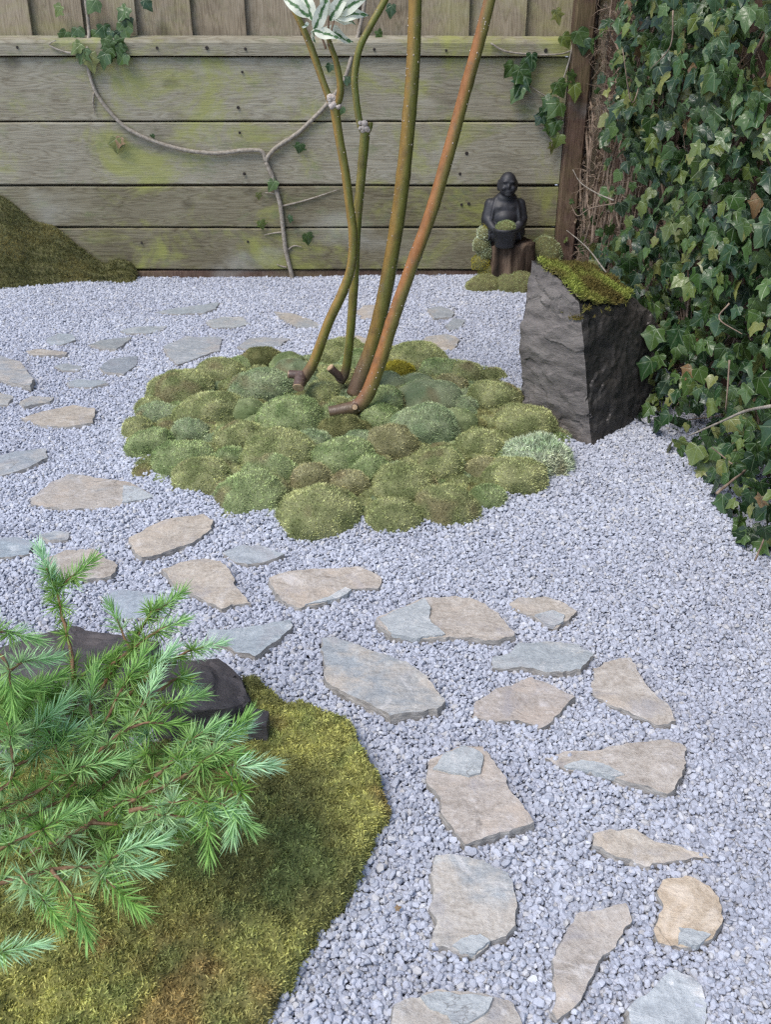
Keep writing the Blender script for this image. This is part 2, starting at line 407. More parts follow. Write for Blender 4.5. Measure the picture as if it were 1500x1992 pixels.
# ------------------------------------------------------------------ the setting
v, f = boxgeo(-60, 60, -60, 60, -.30, -.013)
g = obj('ground', mesh(v, f, smooth=False), M['ground'], kind='structure')

FY = float(G(600, 538)[1])                   # the front face of the back fence
def fz(py, px=600): return float(V(px, py, FY)[2])

# ---- the stepping stones: outline in the photograph, share of buff skin, tint, label
STONES = [
 ([(838,1478),(868,1462),(905,1449),(938,1452),(962,1480),(983,1510),(990,1540),(1018,1568),(1040,1598),(1005,1610),(905,1643),(882,1612),(862,1585),(858,1552),(830,1520),(833,1495)], .88, (1.0,.97,.96), .022, 'buff stepping stone with a rounded blue-grey flake on its upper end', [[(842,1496),(868,1465),(905,1452),(934,1462),(941,1480),(934,1503),(912,1511),(875,1503)]]),
 ([(848,1664),(880,1664),(905,1672),(943,1672),(960,1690),(990,1700),(1003,1740),(1004,1800),(985,1822),(955,1830),(925,1858),(895,1850),(838,1840),(850,1790),(840,1770),(845,1740),(838,1700)], .55, (1.05,1.05,1.04), .018, 'big squarish pale stepping stone with grey mottling below the flaked buff one', [[(880,1838),(905,1822),(935,1816),(952,1830),(925,1855),(896,1849)]]),
 ([(1120,1778),(1160,1772),(1205,1760),(1217,1758),(1228,1790),(1210,1815),(1185,1850),(1150,1900),(1135,1935),(1105,1965),(1085,1983),(1072,1965),(1082,1940),(1080,1890),(1078,1865),(1095,1830)], .82, (.95,.93,.92), .022, 'long upright tapering buff stepping stone with dark hairline cracks', []),
 ([(1155,1625),(1200,1616),(1240,1612),(1275,1635),(1330,1645),(1380,1662),(1300,1672),(1265,1685),(1210,1670),(1170,1652),(1153,1645)], .92, (1.08,1.05,1.0), .020, 'pale buff pointed stepping stone with a stepped front edge, at the right', []),
 ([(1290,1712),(1335,1704),(1380,1725),(1400,1755),(1412,1795),(1385,1825),(1355,1840),(1285,1830),(1272,1805),(1285,1770),(1280,1735)], 1.0, (1.12,1.0,.84), .020, 'rounded golden-yellow stepping stone near the lower right corner', [[(1322,1802),(1362,1813),(1384,1818),(1356,1838),(1320,1833)]]),
 ([(757,1992),(770,1960),(800,1942),(850,1925),(900,1932),(960,1938),(1000,1950),(1020,1992),(1010,2040),(900,2070),(800,2050)], .62, (1,1,1), .018, 'wide stepping stone with a grey layer, cut off by the bottom edge', [[(818,1940),(850,1928),(900,1935),(958,1941),(950,1965),(912,1990),(885,1995),(868,1972),(838,1962)]]),
 ([(1255,1935),(1280,1905),(1315,1886),(1345,1895),(1367,1915),(1375,1975),(1372,2030),(1300,2040),(1225,2000),(1215,1960)], .18, (1.25,1.24,1.22), .016, 'pale whitish-grey stepping stone at the bottom right edge of the picture', []),
 ([(1062,1475),(1110,1462),(1160,1460),(1220,1445),(1300,1440),(1330,1452),(1333,1490),(1315,1535),(1300,1543),(1260,1532),(1200,1515),(1140,1500),(1100,1497)], .70, (1.0,.98,.97), .020, 'long flat stepping stone pointing left with a ridge along its front', [[(1098,1492),(1130,1478),(1165,1486),(1215,1508),(1190,1512),(1140,1500)]]),
 ([(1155,1300),(1175,1290),(1225,1284),(1240,1310),(1270,1345),(1300,1370),(1317,1402),(1285,1408),(1240,1390),(1195,1370),(1160,1350),(1153,1325)], .66, (.95,.93,.91), .024, 'slanting stepping stone with an orange tip, rightmost of the middle stones', []),
 ([(925,1370),(960,1345),(1000,1330),(1035,1318),(1075,1335),(1117,1355),(1100,1375),(1075,1398),(1050,1412),(1010,1400),(960,1398),(920,1392)], .80, (.92,.89,.89), .022, 'pinkish brown four-cornered stepping stone in the middle of the path', []),
 ([(960,1275),(990,1268),(1010,1253),(1080,1249),(1120,1255),(1155,1273),(1130,1302),(1060,1305),(1030,1298),(985,1300),(958,1296)], .40, (.98,.98,.96), .026, 'grey oblong stepping stone with a dark broken right end', []),
 ([(734,1205),(770,1188),(825,1163),(880,1155),(930,1165),(965,1188),(1000,1232),(965,1248),(905,1240),(860,1240),(810,1246),(760,1238),(740,1220)], .78, (1.0,.97,.94), .020, 'large oval stepping stone, grey at its left end and orange-buff at its right', [[(738,1206),(772,1190),(826,1166),(840,1185),(832,1205),(866,1236),(812,1244),(762,1236)]]),
 ([(992,1172),(1010,1160),(1065,1158),(1100,1172),(1122,1190),(1110,1203),(1085,1222),(1055,1212),(1035,1195),(1000,1188)], .66, (1,.98,.95), .016, 'small stepping stone with a blue-grey spot right of the large oval one', [[(1040,1196),(1075,1186),(1098,1196),(1095,1208),(1080,1218),(1056,1210)]]),
 ([(625,1240),(650,1237),(720,1262),(790,1285),(830,1315),(866,1362),(850,1380),(760,1393),(720,1372),(670,1350),(632,1325),(630,1290)], .46, (.98,.98,.97), .028, 'largest mottled grey stepping stone, slanting, with a thick front edge', []),
 ([(523,1128),(560,1113),(620,1108),(700,1103),(745,1118),(735,1140),(680,1142),(660,1165),(580,1183),(550,1170),(530,1145)], .88, (1,.96,.92), .020, 'broad buff stepping stone with a green-grey broken front below the moss mound', [[(592,1177),(640,1160),(672,1142),(684,1146),(662,1164)]]),
 ([(312,1108),(345,1098),(395,1090),(430,1095),(450,1115),(460,1145),(487,1172),(450,1175),(430,1183),(390,1162),(340,1140)], .95, (.98,.94,.88), .022, 'golden buff stepping stone pointing lower right beside the larch tips', []),
 ([(250,1045),(290,1025),(340,1008),(395,1002),(414,1012),(412,1030),(380,1050),(330,1072),(275,1085),(255,1065)], .92, (.98,.94,.88), .022, 'oblong buff stepping stone just below the left part of the moss mound', []),
 ([(432,1075),(470,1062),(510,1062),(553,1078),(520,1090),(480,1098),(455,1088)], .12, (1.0,1.0,1.0), .014, 'small blue-grey stepping stone between the two buff ones below the mound', []),
 ([(405,1225),(450,1225),(520,1212),(565,1203),(568,1215),(535,1250),(495,1278),(440,1258),(410,1248)], .10, (.96,.99,1.0), .024, 'smooth blue-grey stepping stone with a dark edge right of the larch', []),
 ([(198,1160),(240,1146),(275,1150),(335,1172),(320,1200),(220,1200)], .05, (.92,.96,1.0), .014, 'blue-grey stepping stone half hidden behind the larch top', []),
 ([(80,1085),(130,1070),(180,1070),(228,1100),(215,1122),(170,1127),(110,1118)], .80, (.86,.83,.80), .018, 'brownish stepping stone behind the tallest larch shoot', []),
 ([(75,1041),(105,1032),(138,1036),(130,1050),(95,1052)], .45, (.9,.9,.9), .012, 'small greyish stepping stone above the tallest larch shoot', []),
 ([(-60,1055),(30,1045),(66,1052),(55,1078),(0,1085),(-60,1082)], .15, (.88,.94,.97), .016, 'slate-blue stepping stone at the left edge, level with the larch top', []),
 ([(60,968),(100,935),(135,920),(180,928),(250,938),(305,968),(260,978),(190,990),(120,990),(62,980)], .62, (.88,.86,.84), .018, 'big grey-brown stepping stone left of the moss mound, widest on that side', [[(240,945),(268,950),(300,968),(262,976),(236,978)]]),
 ([(-50,890),(30,880),(88,875),(90,892),(50,912),(0,925),(-50,920)], .42, (.82,.83,.84), .016, 'grey stepping stone at the left edge above the big grey-brown one', []),
 ([(38,812),(80,800),(140,790),(185,795),(180,822),(130,830),(80,826)], .85, (.86,.83,.78), .016, 'tan stepping stone between the left edge and the moss mound', []),
 ([(38,783),(60,772),(105,772),(95,782),(45,792)], .5, (.84,.84,.82), .014, 'small dark-edged stepping stone just above the tan one', []),
 ([(130,743),(150,736),(200,740),(208,747),(180,753),(135,751)], .3, (.86,.88,.88), .012, 'narrow greenish-grey stepping stone below the dark grey wedge', []),
 ([(-50,700),(0,690),(40,705),(65,740),(58,752),(0,738),(-50,735)], .5, (.82,.82,.82), .016, 'broad stepping stone at the left edge, upper half', []),
 ([(193,716),(215,700),(268,692),(262,712),(240,727),(205,725)], .15, (.72,.73,.75), .022, 'dark grey wedge-shaped stepping stone tilted up on its right', []),
 ([(172,672),(190,662),(255,655),(240,670),(225,681),(195,677)], .4, (.72,.72,.70), .020, 'dark narrow stepping stone with a jagged right end, second row from back left', []),
 ([(318,674),(365,655),(430,655),(427,680),(385,695),(345,709),(325,690)], .38, (.86,.85,.84), .024, 'large tilted grey stepping stone behind the left shoulder of the mound', []),
 ([(90,660),(115,648),(142,652),(145,662),(120,671),(95,671)], .2, (.84,.87,.88), .012, 'faint blue-grey stepping stone left of the jagged narrow one', []),
 ([(50,684),(80,680),(130,684),(126,691),(60,692)], .6, (.88,.87,.84), .010, 'thin sliver of stepping stone near the left edge above the broad one', []),
 ([(105,713),(130,707),(160,712),(152,721),(120,722)], .35, (.86,.86,.84), .012, 'small chipped stepping stone left of the dark grey wedge', []),
 ([(300,606),(340,598),(385,595),(425,589),(420,601),(395,609),(340,610)], .25, (.80,.82,.82), .016, 'long thin stepping stone with a dark right tip, farthest back left', []),
 ([(398,626),(430,617),(470,617),(487,630),(455,638),(415,638)], .45, (.94,.93,.90), .012, 'pale flat stepping stone in front of the farthest thin one', []),
 ([(532,607),(575,611),(605,620),(623,630),(618,637),(575,635),(550,622)], .5, (.86,.84,.80), .014, 'tapering stepping stone left of the thin stems, far back', []),
 ([(233,644),(270,635),(325,632),(318,640),(285,648),(245,650)], .3, (.88,.89,.88), .010, 'slim sunken stepping stone above the large tilted grey one', []),
 ([(462,676),(485,660),(520,655),(562,658),(545,672),(500,684)], .4, (.86,.85,.83), .018, 'grey stepping stone touching the back left rim of the mound', []),
 ([(638,668),(660,655),(700,652),(722,662),(715,684),(650,684)], .7, (.92,.90,.86), .012, 'pale stepping stone seen behind the two thin stems', []),
 ([(815,668),(830,654),(870,652),(894,662),(885,680),(830,682)], .6, (.90,.88,.84), .012, 'pale buff stepping stone behind the mound, right of the stems', []),
 ([(832,602),(855,597),(885,604),(878,616),(845,619)], .4, (.84,.83,.82), .016, 'small round stepping stone toward the statue', []),
 ([(866,632),(885,618),(905,620),(898,636),(875,642)], .35, (.80,.80,.80), .016, 'smallest wedge stepping stone beside the round one toward the statue', []),
 ([(692,606),(708,594),(735,592),(738,612),(705,622)], .55, (.90,.88,.86), .012, 'stepping stone glimpsed between the thin and thick stems', []),
 ([(-40,770),(0,764),(24,772),(15,786),(-40,788)], .5, (.86,.86,.84), .012, 'small stepping stone cut by the left edge beside the tan one', []),
]
def resample(poly, d, rough, seed):
    out = []; P = np.asarray(poly, float)
    for i in range(len(P)):
        a, b = P[i], P[(i+1) % len(P)]; L = np.linalg.norm(b-a); n = max(1, int(L/d))
        for k in range(n):
            p = a+(b-a)*k/n; nrm = np.array([(b-a)[1], -(b-a)[0]])/max(L, 1e-9)
            q = np.array([p[0], p[1], 0.0])
            out.append(p+nrm*rough*float(1.0*vn(q, 55, seed)+.8*vn(q, 160, seed+1)))
    return np.array(out)
def slab(poly2, ztop, thick, seed, step=.012, tilt=(0, 0), wob=.0048):
    bd = resample(poly2, step*.6, .0035, seed); c = bd.mean(0)
    mn, mx = bd.min(0), bd.max(0)
    gx = np.arange(mn[0], mx[0], step); gy = np.arange(mn[1], mx[1], step)
    X, Y = np.meshgrid(gx, gy); X = (X+rng.uniform(-.3, .3, X.shape)*step).ravel(); Y = (Y+rng.uniform(-.3, .3, Y.shape)*step).ravel()
    k = inpoly(X, Y, bd) & (edge_dist(X, Y, bd) > step*.45)
    pts = np.vstack([bd, np.stack([X[k], Y[k]], 1)]); nb = len(bd)
    vo, _, fo, ov, _, _ = delaunay_2d_cdt([Vector(map(float, p)) for p in pts], [(i, (i+1) % nb) for i in range(nb)], [], 1, 1e-6)
    vo = np.array([tuple(p) for p in vo])
    def zt(p):
        q = np.column_stack([p, np.zeros(len(p))])
        lay = fbm(q, 16, 3, seed+5); terr = np.round(lay*3.2)/3.2
        return ztop+tilt[0]*(p[:, 0]-c[0])+tilt[1]*(p[:, 1]-c[1])+wob*(.55*terr+.45*lay)+.0012*vn(q, 90, seed+9)
    z = zt(vo); vt = np.column_stack([vo, z])
    ed = {}
    for fc in fo:
        for i in range(len(fc)):
            e = (fc[i], fc[(i+1) % len(fc)]); ed[e] = 1
    be = [e for e in ed if (e[1], e[0]) not in ed]
    faces = [tuple(fc) for fc in fo]; verts = [tuple(p) for p in vt]
    # broken rim in two courses
    bv = sorted({i for e in be for i in e}); m1, m2 = {}, {}
    for i in bv:
        p = vt[i]; o = np.array([p[0]-c[0], p[1]-c[1]]); o /= np.linalg.norm(o)+1e-9
        w = float(vn(np.array([p[0], p[1], 3.0]), 90, seed+11)); w2 = float(vn(np.array([p[0], p[1], 7.0]), 60, seed+12))
        verts.append((p[0]+o[0]*(.0025+.004*w), p[1]+o[1]*(.0025+.004*w), p[2]-thick*(.42+.15*w2))); m1[i] = len(verts)-1
        verts.append((p[0]+o[0]*(-.001+.005*w2), p[1]+o[1]*(-.001+.005*w2), p[2]-thick)); m2[i] = len(verts)-1
    for a, b in be:
        faces.append((b, a, m1[a], m1[b])); faces.append((m1[b], m1[a], m2[a], m2[b]))
    return np.array(verts), faces, zt, len(fo)
slab_polys = []
for si, (poly, buff, tint, thick, label, patches) in enumerate(STONES):
    lift = .005+thick*.26
    g0 = np.mean([G(*p) for p in poly], axis=0); zt0 = float(gz(g0[0], g0[1]))+lift
    P2 = np.array([G(px, py, zt0)[:2] for px, py in poly])
    if si == 10: tl = (.02, .03)
    else: tl = (rnd.uniform(-.04, .04), rnd.uniform(-.03, .05))
    vv, ff, zt, nt = slab(P2, zt0, thick+.012, si*3+1, .010 if poly[0][1] > 1000 else .016, tl)
    slab_polys.append(P2)
    root = obj('stepping_stone', mesh(vv, ff, smooth=True), M['slab'])
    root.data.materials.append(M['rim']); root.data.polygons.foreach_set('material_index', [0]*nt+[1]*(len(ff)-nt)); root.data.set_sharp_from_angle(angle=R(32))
    root.color = (*tint, buff); tag(root, label, 'stepping stone', 'flat stepping stones laid in the gravel')
    for k, pp in enumerate(patches):
        Q = np.array([G(px, py, zt0+.002)[:2] for px, py in pp]); Q = resample(Q, .003, .0022, si+60)
        vo, _, fo, _, _, _ = delaunay_2d_cdt([Vector(map(float, p)) for p in Q], [(i, (i+1) % len(Q)) for i in range(len(Q))], [], 1, 1e-6)
        vo = np.array([tuple(p) for p in vo]); z = zt(vo)
        cz = np.column_stack([vo, z*.35+z.mean()*.65+.0036]); cb = np.column_stack([vo, z-.006])
        vv = np.vstack([cz, cb]); n = len(vo); ff = [tuple(q) for q in fo]; ed = {(q[i], q[(i+1) % len(q)]) for q in fo for i in range(len(q))}
        for a, b in ed:
            if (b, a) not in ed: ff.append((b, a, a+n, b+n))
        po = obj('slate_layer', mesh(vv, ff, smooth=False), M['slab'], root); po.color = (1.14, 1.12, 1.08, .22)

# ---- the moss mound's plan and the moss bed's plan (the gravel stops there)
MC = np.array([-.098, 2.335]); MR = .565
def dome(x, y):
    r2 = ((x-MC[0])**2+(y-MC[1])**2)/MR**2; return .045*np.clip(1-r2, 0, 1)**.8
BED = np.array([G(px, py, .02)[:2] for px, py in [(470,1308),(500,1322),(540,1345),(600,1374),(660,1392),(694,1412),(704,1455),(724,1490),(744,1515),(752,1560),(748,1590),(728,1622),(708,1668),(690,1712),(652,1768),(622,1806),(592,1865),(566,1908),(536,1950),(508,1998),(480,2060),(300,2150),(-260,2150),(-420,1800),(-420,1480),(60,1470),(300,1450),(420,1425),(465,1380)]])
ROCKP = np.array([G(*p)[:2] for p in [(1022,838),(1152,872),(1258,800),(1150,740)]])

# ---- gravel: every chip a small hull, scattered over the bed
pc = bpy.data.collections.new('gravel_chips')
for k in range(14):
    b = bmesh.new(); r = np.random.default_rng(100+k)
    sx, sy, sz = r.uniform(.85, 1.3), r.uniform(.7, 1.0), r.uniform(.5, .85)
    for q in range(26):
        p = r.normal(0, 1, 3); p /= np.linalg.norm(p)
        p = np.sign(p)*np.abs(p)**r.uniform(.65, .95); b.verts.new((p[0]*sx, p[1]*sy, p[2]*sz))
    h = bmesh.ops.convex_hull(b, input=b.verts)
    bmesh.ops.delete(b, geom=[x for x in b.verts if not x.link_faces], context='VERTS')
    bmesh.ops.recalc_face_normals(b, faces=b.faces)
    me = bpy.data.meshes.new('chip'); b.to_mesh(me); b.free(); me.materials.append(M['gravel'])
    pc.objects.link(bpy.data.objects.new('chip', me))
def jgrid(x0, x1, y0, y1, s):
    X, Y = np.meshgrid(np.arange(x0, x1, s), np.arange(y0, y1, s*.9)); X = X+(np.arange(X.shape[0]) % 2)[:, None]*s*.5
    return (X+rng.uniform(-.42, .42, X.shape)*s).ravel(), (Y+rng.uniform(-.42, .42, Y.shape)*s).ravel()
gp = []
for layer, (s, zo, zs) in enumerate([(.0066, -.0036, .0011), (.0060, .0, .0018), (.0100, .0027, .0013)]):
    x, y = jgrid(-1.75, 1.15, .42, FY+.02, s)
    keep = np.abs(x) < .42*y+.42
    mr = np.hypot(x-MC[0], y-MC[1]); keep &= mr > MR-.05
    keep &= ~(inpoly(x, y, BED) & (edge_dist(x, y, BED) > .03))
    keep &= ~inpoly(x, y, ROCKP)
    for P2 in slab_polys:
        mn, mx = P2.min(0)-.02, P2.max(0)+.02
        q = np.where((x > mn[0]) & (x < mx[0]) & (y > mn[1]) & (y < mx[1]))[0]
        if len(q):
            i = inpoly(x[q], y[q], P2); e = edge_dist(x[q], y[q], P2)
            keep[q] &= ~(i & (e > rng.uniform(-.003, .0075, len(q)))) & ~(~i & (e < .002))
    x, y = x[keep], y[keep]
    z = gz(x, y)+zo+rng.normal(0, zs, len(x)); z += .012*smooth01(MR+.05-np.hypot(x-MC[0], y-MC[1]), 0, .08)
    gp.append(np.stack([x, y, z], 1))
gp = np.vstack(gp); ng_ = len(gp)
me = bpy.data.meshes.new('gravel'); me.vertices.add(ng_); me.vertices.foreach_set('co', gp.astype(np.float32).ravel())
a = me.attributes.new('rot', 'FLOAT_VECTOR', 'POINT')
rot = rng.uniform(0, 6.283, (ng_, 3)); rot[:, 0] = rng.normal(0, .55, ng_); rot[:, 1] = rng.normal(0, .55, ng_)
a.data.foreach_set('vector', rot.astype(np.float32).ravel())
a = me.attributes.new('scl', 'FLOAT', 'POINT')
sc_ = np.clip(rng.lognormal(0, .30, ng_), .5, 1.8)*.00365; a.data.foreach_set('value', sc_.astype(np.float32))
a = me.attributes.new('idx', 'INT', 'POINT'); a.data.foreach_set('value', rng.integers(0, 14, ng_).astype(np.int32))
gob = obj('gravel', me, M['gravel'], kind='stuff'); tag(gob, 'pale blue-grey angular gravel covering the garden floor', 'gravel')
ng = bpy.data.node_groups.new('gravel_scatter', 'GeometryNodeTree')
ng.interface.new_socket('Geometry', in_out='INPUT', socket_type='NodeSocketGeometry')
ng.interface.new_socket('Geometry', in_out='OUTPUT', socket_type='NodeSocketGeometry')
gi = ng.nodes.new('NodeGroupInput'); go = ng.nodes.new('NodeGroupOutput')
ip = ng.nodes.new('GeometryNodeInstanceOnPoints'); ci = ng.nodes.new('GeometryNodeCollectionInfo')
ci.inputs['Collection'].default_value = pc; ci.inputs['Separate Children'].default_value = True; ci.inputs['Reset Children'].default_value = True
def named(n, t):
    x = ng.nodes.new('GeometryNodeInputNamedAttribute'); x.data_type = t; x.inputs['Name'].default_value = n
    return [o for o in x.outputs if o.enabled and o.name == 'Attribute'][0]
er = ng.nodes.new('FunctionNodeEulerToRotation')
ng.links.new(gi.outputs[0], ip.inputs['Points']); ng.links.new(ci.outputs[0], ip.inputs['Instance'])
ip.inputs['Pick Instance'].default_value = True
ng.links.new(named('idx', 'INT'), ip.inputs['Instance Index']); ng.links.new(named('rot', 'FLOAT_VECTOR'), er.inputs[0])
ng.links.new(er.outputs[0], ip.inputs['Rotation']); ng.links.new(named('scl', 'FLOAT'), ip.inputs['Scale'])
ng.links.new(ip.outputs[0], go.inputs[0])
gob.modifiers.new('scatter', 'NODES').node_group = ng

# ------------------------------------------------------------------ the back fence
FX0 = -2.35
FX1 = float(V(1092, 380, FY)[0])             # where the corner post stands
def board_h(z0, z1, y0, y1, x0, x1, seed):    # a long board with a slightly waney edge
    n = 70; X = np.linspace(x0, x1, n); vs = []; e = .004
    for x in X:
        q = np.array([x, z0, 0.0]); a = float(vn(q, 2.2, seed))*.003+float(vn(q, 14, seed))*.0011; b = float(vn(q+5, 2.2, seed+1))*.003+float(vn(q+5, 14, seed))*.0011
        w = float(vn(q+9, 1.3, seed+2))*.004
        vs += [(x, y0+w, z0+a+e), (x, y0+w, z1+b-e), (x, y0+w+e, z1+b), (x, y1, z1+b), (x, y1, z0+a), (x, y0+w+e, z0+a)]
    fs = []
    for i in range(n-1):
        for k in range(6):
            k2 = (k+1) % 6; fs.append((i*6+k, i*6+k2, i*6+6+k2, i*6+6+k))
    fs += [tuple(range(6))[::-1], tuple(range((n-1)*6, n*6))]
    return np.array(vs), fs
fence = thing('garden_fence', 'weathered wooden back fence with wide horizontal boards, green with algae', 'fence', (0, FY, 0))
zl = [fz(p) for p in (110, 237, 361, 443, 525)]
gap = .0035
for k in range(4):
    vv, ff = board_h(zl[k+1]+gap, zl[k]-gap, FY, FY+.035, FX0, FX1-.012, 20+k)
    ob_ = obj('board', mesh(vv, ff, smooth=False), M['fence' if k < 2 else 'fence_damp'], fence)
vv, ff = board_h(-.14, zl[4]-gap, FY+.004, FY+.035, FX0, FX1-.012, 29); obj('board', mesh(vv, ff, smooth=False), M['brown'], fence)['label'] = 'brown damp lowest board behind the gravel'
# capping rail, its weathered top sloping
zr1 = float(V(600, 78, FY-.012)[2]); zr0 = zl[0]+.003
yb = FY-.014
n = 60; X = np.linspace(FX0, FX1-.012, n); vs = []
for x in X:
    q = np.array([x, 0, 0.0]); w = float(vn(q, 3, 77))*.002
    vs += [(x, yb, zr0+w), (x, yb, zr1-.010+w), (x, yb+.006, zr1+w), (x, FY+.052, zr1+.010+w), (x, FY+.052, zr0+w)]
fs = [(i*5+k, i*5+(k+1) % 5, i*5+5+(k+1) % 5, i*5+5+k) for i in range(n-1) for k in range(5)]+[tuple(range(5))[::-1], tuple(range((n-1)*5, n*5))]
obj('rail', mesh(np.array(vs), fs, smooth=False), M['fence'], fence)
# feather-edge upright boards above the rail
Yu = FY+.062; x = FX0; k = 0
pj = [float(V(px, 40, Yu)[0]) for px in (59, 160, 265, 372, 477, 585, 695, 805, 912, 1024)]
xs = list(np.arange(pj[0]-6*.2, pj[0]-.05, .2))+pj+[FX1+.06]
for k in range(len(xs)-1):
    x0, x1 = xs[k], xs[k+1]; nn = 14; vs = []; zb, zt_ = zr1-.03, 1.62
    for i in range(nn):
        z = zb+(zt_-zb)*i/(nn-1); w = .004*float(vn(np.array([k*3.1, z, 0.0]), 5, 9)); w1 = .004*float(vn(np.array([k*3.1+3.1, z, 0.0]), 5, 9))
        vs += [(x0+w-.012, Yu+.020, z), (x1+w1, Yu-.004, z), (x1+w1, Yu+.010, z), (x0+w-.012, Yu+.030, z)]
    fs = [(i*4+q, i*4+(q+1) % 4, i*4+4+(q+1) % 4, i*4+4+q) for i in range(nn-1) for q in range(4)]+[(3, 2, 1, 0), tuple(range((nn-1)*4, nn*4))]
    obj('upright_board', mesh(np.array(vs), fs, smooth=False), M['fence_up'], fence)
for k in range(5):                            # added strips behind the joints, blocking sky light through the gaps
    z = zl[k]; vv, ff = boxgeo(FX0, FX1-.02, FY+.037, FY+.055, z-.03, z+.03); obj('sky_block_strip', mesh(vv, ff, smooth=False), M['brown'], fence)
# nails
nb = bmesh.new(); bmesh.ops.create_cone(nb, cap_ends=True, segments=10, radius1=.0062, radius2=.0045, depth=.003)
nme = bpy.data.meshes.new('nail'); nb.to_mesh(nme); nb.free(); nme.materials.append(M['nail'])
for px, py in [(33,92),(305,93),(402,93),(477,95),(728,96),(868,98),(471,140),(463,209),(466,258),(475,338),(970,415),(895,338),(908,298),(898,398),(912,396),(1062,98),(482,470),(275,472)]:
    onr = py < 104; p = V(px, py, yb if onr else FY)
    obj('nail', nme, None, fence, Matrix.Translation((p[0], (yb if onr else FY)-.0035, p[2])) @ Matrix.Rotation(R(90), 4, 'X') @ Matrix.Scale(rnd.uniform(.7, 1.15), 4))
vv, ff = boxgeo(FX1+.0, FX1+.30, FY+.075, FY+.10, -.1, 1.62); obj('corner_board', mesh(vv, ff, smooth=False), M['brown'], fence)  # added backing, blocks the bright background in the corner gap
vv, ff = boxgeo(FX1+.078, FX1+.17, FY-.01, FY+.012, -.1, 1.62); obj('corner_board', mesh(vv, ff, smooth=False), M['fence_up'], fence)
# corner post
pv, pf = boxgeo(0, 1, 0, 1, 0, 1)
def post(x0, x1, y0, y1, z0, z1, seed):
    n = 22; vs = []
    for i in range(n):
        z = z0+(z1-z0)*i/(n-1); w = .004*float(vn(np.array([0, z, seed*1.7]), 6, seed)); e = .006
        vs += [(x0+w+e, y0, z), (x1+w-e, y0, z), (x1+w, y0+e, z), (x1+w, y1, z), (x0+w, y1, z), (x0+w, y0+e, z)]
    fs = [(i*6+k, i*6+(k+1) % 6, i*6+6+(k+1) % 6, i*6+6+k) for i in range(n-1) for k in range(6)]+[tuple(range(6))[::-1], tuple(range((n-1)*6, n*6))]
    return np.array(vs), fs
vv, ff = post(FX1-.008, FX1+.062, FY-.045, FY+.03, -.1, 1.62, 3); obj('corner_post', mesh(vv, ff, smooth=False), M['brown'], fence)

# ------------------------------------------------------------------ the side fence under the ivy
WA = np.array([FX1+.085, FY+.0]); WB = np.array([1.03, .55])   # its line on the ground, back to front
WD = (WB-WA)/np.linalg.norm(WB-WA); WL = np.linalg.norm(WB-WA); WN = np.array([WD[1], -WD[0]])
if WN[0] > 0: WN = -WN
side = thing('side_fence', 'brown board fence mostly hidden under the ivy on the right', 'fence', (WA[0], WA[1], 0))
s = .015; k = 0
while s < WL:
    w = rnd.uniform(.125, .155); a = WA+WD*s; b = WA+WD*(s+w)
    off = -WN*(.03+.012*(k % 2)); t = -WN*.02
    zt_ = 1.6+rnd.uniform(-.01, .01)
    vs = [(*(p+o), z) for z in (-.08, zt_) for p, o in ((a, off), (b, off), (b, off+t), (a, off+t))]
    fs = [(0,1,5,4),(1,2,6,5),(2,3,7,6),(3,0,4,7),(4,5,6,7),(3,2,1,0)]
    obj('board', mesh(np.array(vs), fs, smooth=False), M['brown'], side); s += w+.006; k += 1
for s in (.62, 1.95):
    c = WA+WD*s; q = [c-WD*.05+WN*.03, c+WD*.05+WN*.03, c+WD*.05-WN*.025, c-WD*.05-WN*.025]
    vs = [(*p, z) for z in (-.08, 1.6) for p in q]
    obj('post', mesh(np.array(vs), [(0,1,5,4),(1,2,6,5),(2,3,7,6),(3,0,4,7),(4,5,6,7),(3,2,1,0)], smooth=False), M['brown'], side)

# ------------------------------------------------------------------ moss
TONE = dict(olive=((.68, .69, .34), (.36, .40, .17)), green=((.62, .70, .35), (.32, .41, .17)), blue=((.64, .71, .42), (.36, .45, .24)),
            pale=((.78, .84, .62), (.48, .58, .37)), brown=((.66, .62, .34), (.39, .37, .18)), gold=((.58, .50, .07), (.36, .32, .05)), dark=((.44, .42, .18), (.24, .25, .10)))
def moss_col(P, tone, seed=0, var=1.0, jit=1):
    a, b = np.array(TONE[tone][0]), np.array(TONE[tone][1])
    n = smooth01(fbm(P, 28, 3, seed), -.5, .5)[:, None]; c = b+(a-b)*n
    br = smooth01(fbm(P, 13, 3, seed+31), .18, .55)[:, None]*.7*var
    c = c*(1-br)+np.array([.42, .34, .19])*br
    if not jit: return c*.34
    return c*(1+.42*vn(P, 130, seed+5)[:, None])*rng.uniform(.38, 1.6, (len(P), 1))
def cushion_geo(c, rx, ry, rz, rotz, seed, nu=36, nv=18):
    vs = []; 
    for j in range(nv+1):
        ph = math.pi*.5*(1-j/nv)-(.30 if j == nv else 0)*1.0
        ph = R(90)-(R(118))*j/nv
        for i in range(nu):
            th = 2*math.pi*i/nu; vs.append((math.cos(ph)*math.cos(th), math.cos(ph)*math.sin(th), math.sin(ph)))
    u = np.array(vs); q = u*1.0+seed*3.3
    k = 1+.15*fbm(q, 1.3, 2, seed)+.06*vn(q, 3.2, seed+2)+.028*vn(q, 8, seed+3)
    p = np.sign(u)*np.abs(u)**.9*np.array([rx, ry, rz])*k[:, None]
    ca, sa = math.cos(rotz), math.sin(rotz)
    p = np.column_stack([p[:, 0]*ca-p[:, 1]*sa, p[:, 0]*sa+p[:, 1]*ca, p[:, 2]])+np.array(c)
    fs = [(j*nu+i, j*nu+nu+i, j*nu+nu+(i+1) % nu, j*nu+(i+1) % nu) for j in range(nv) for i in range(nu)]
    return p, fs
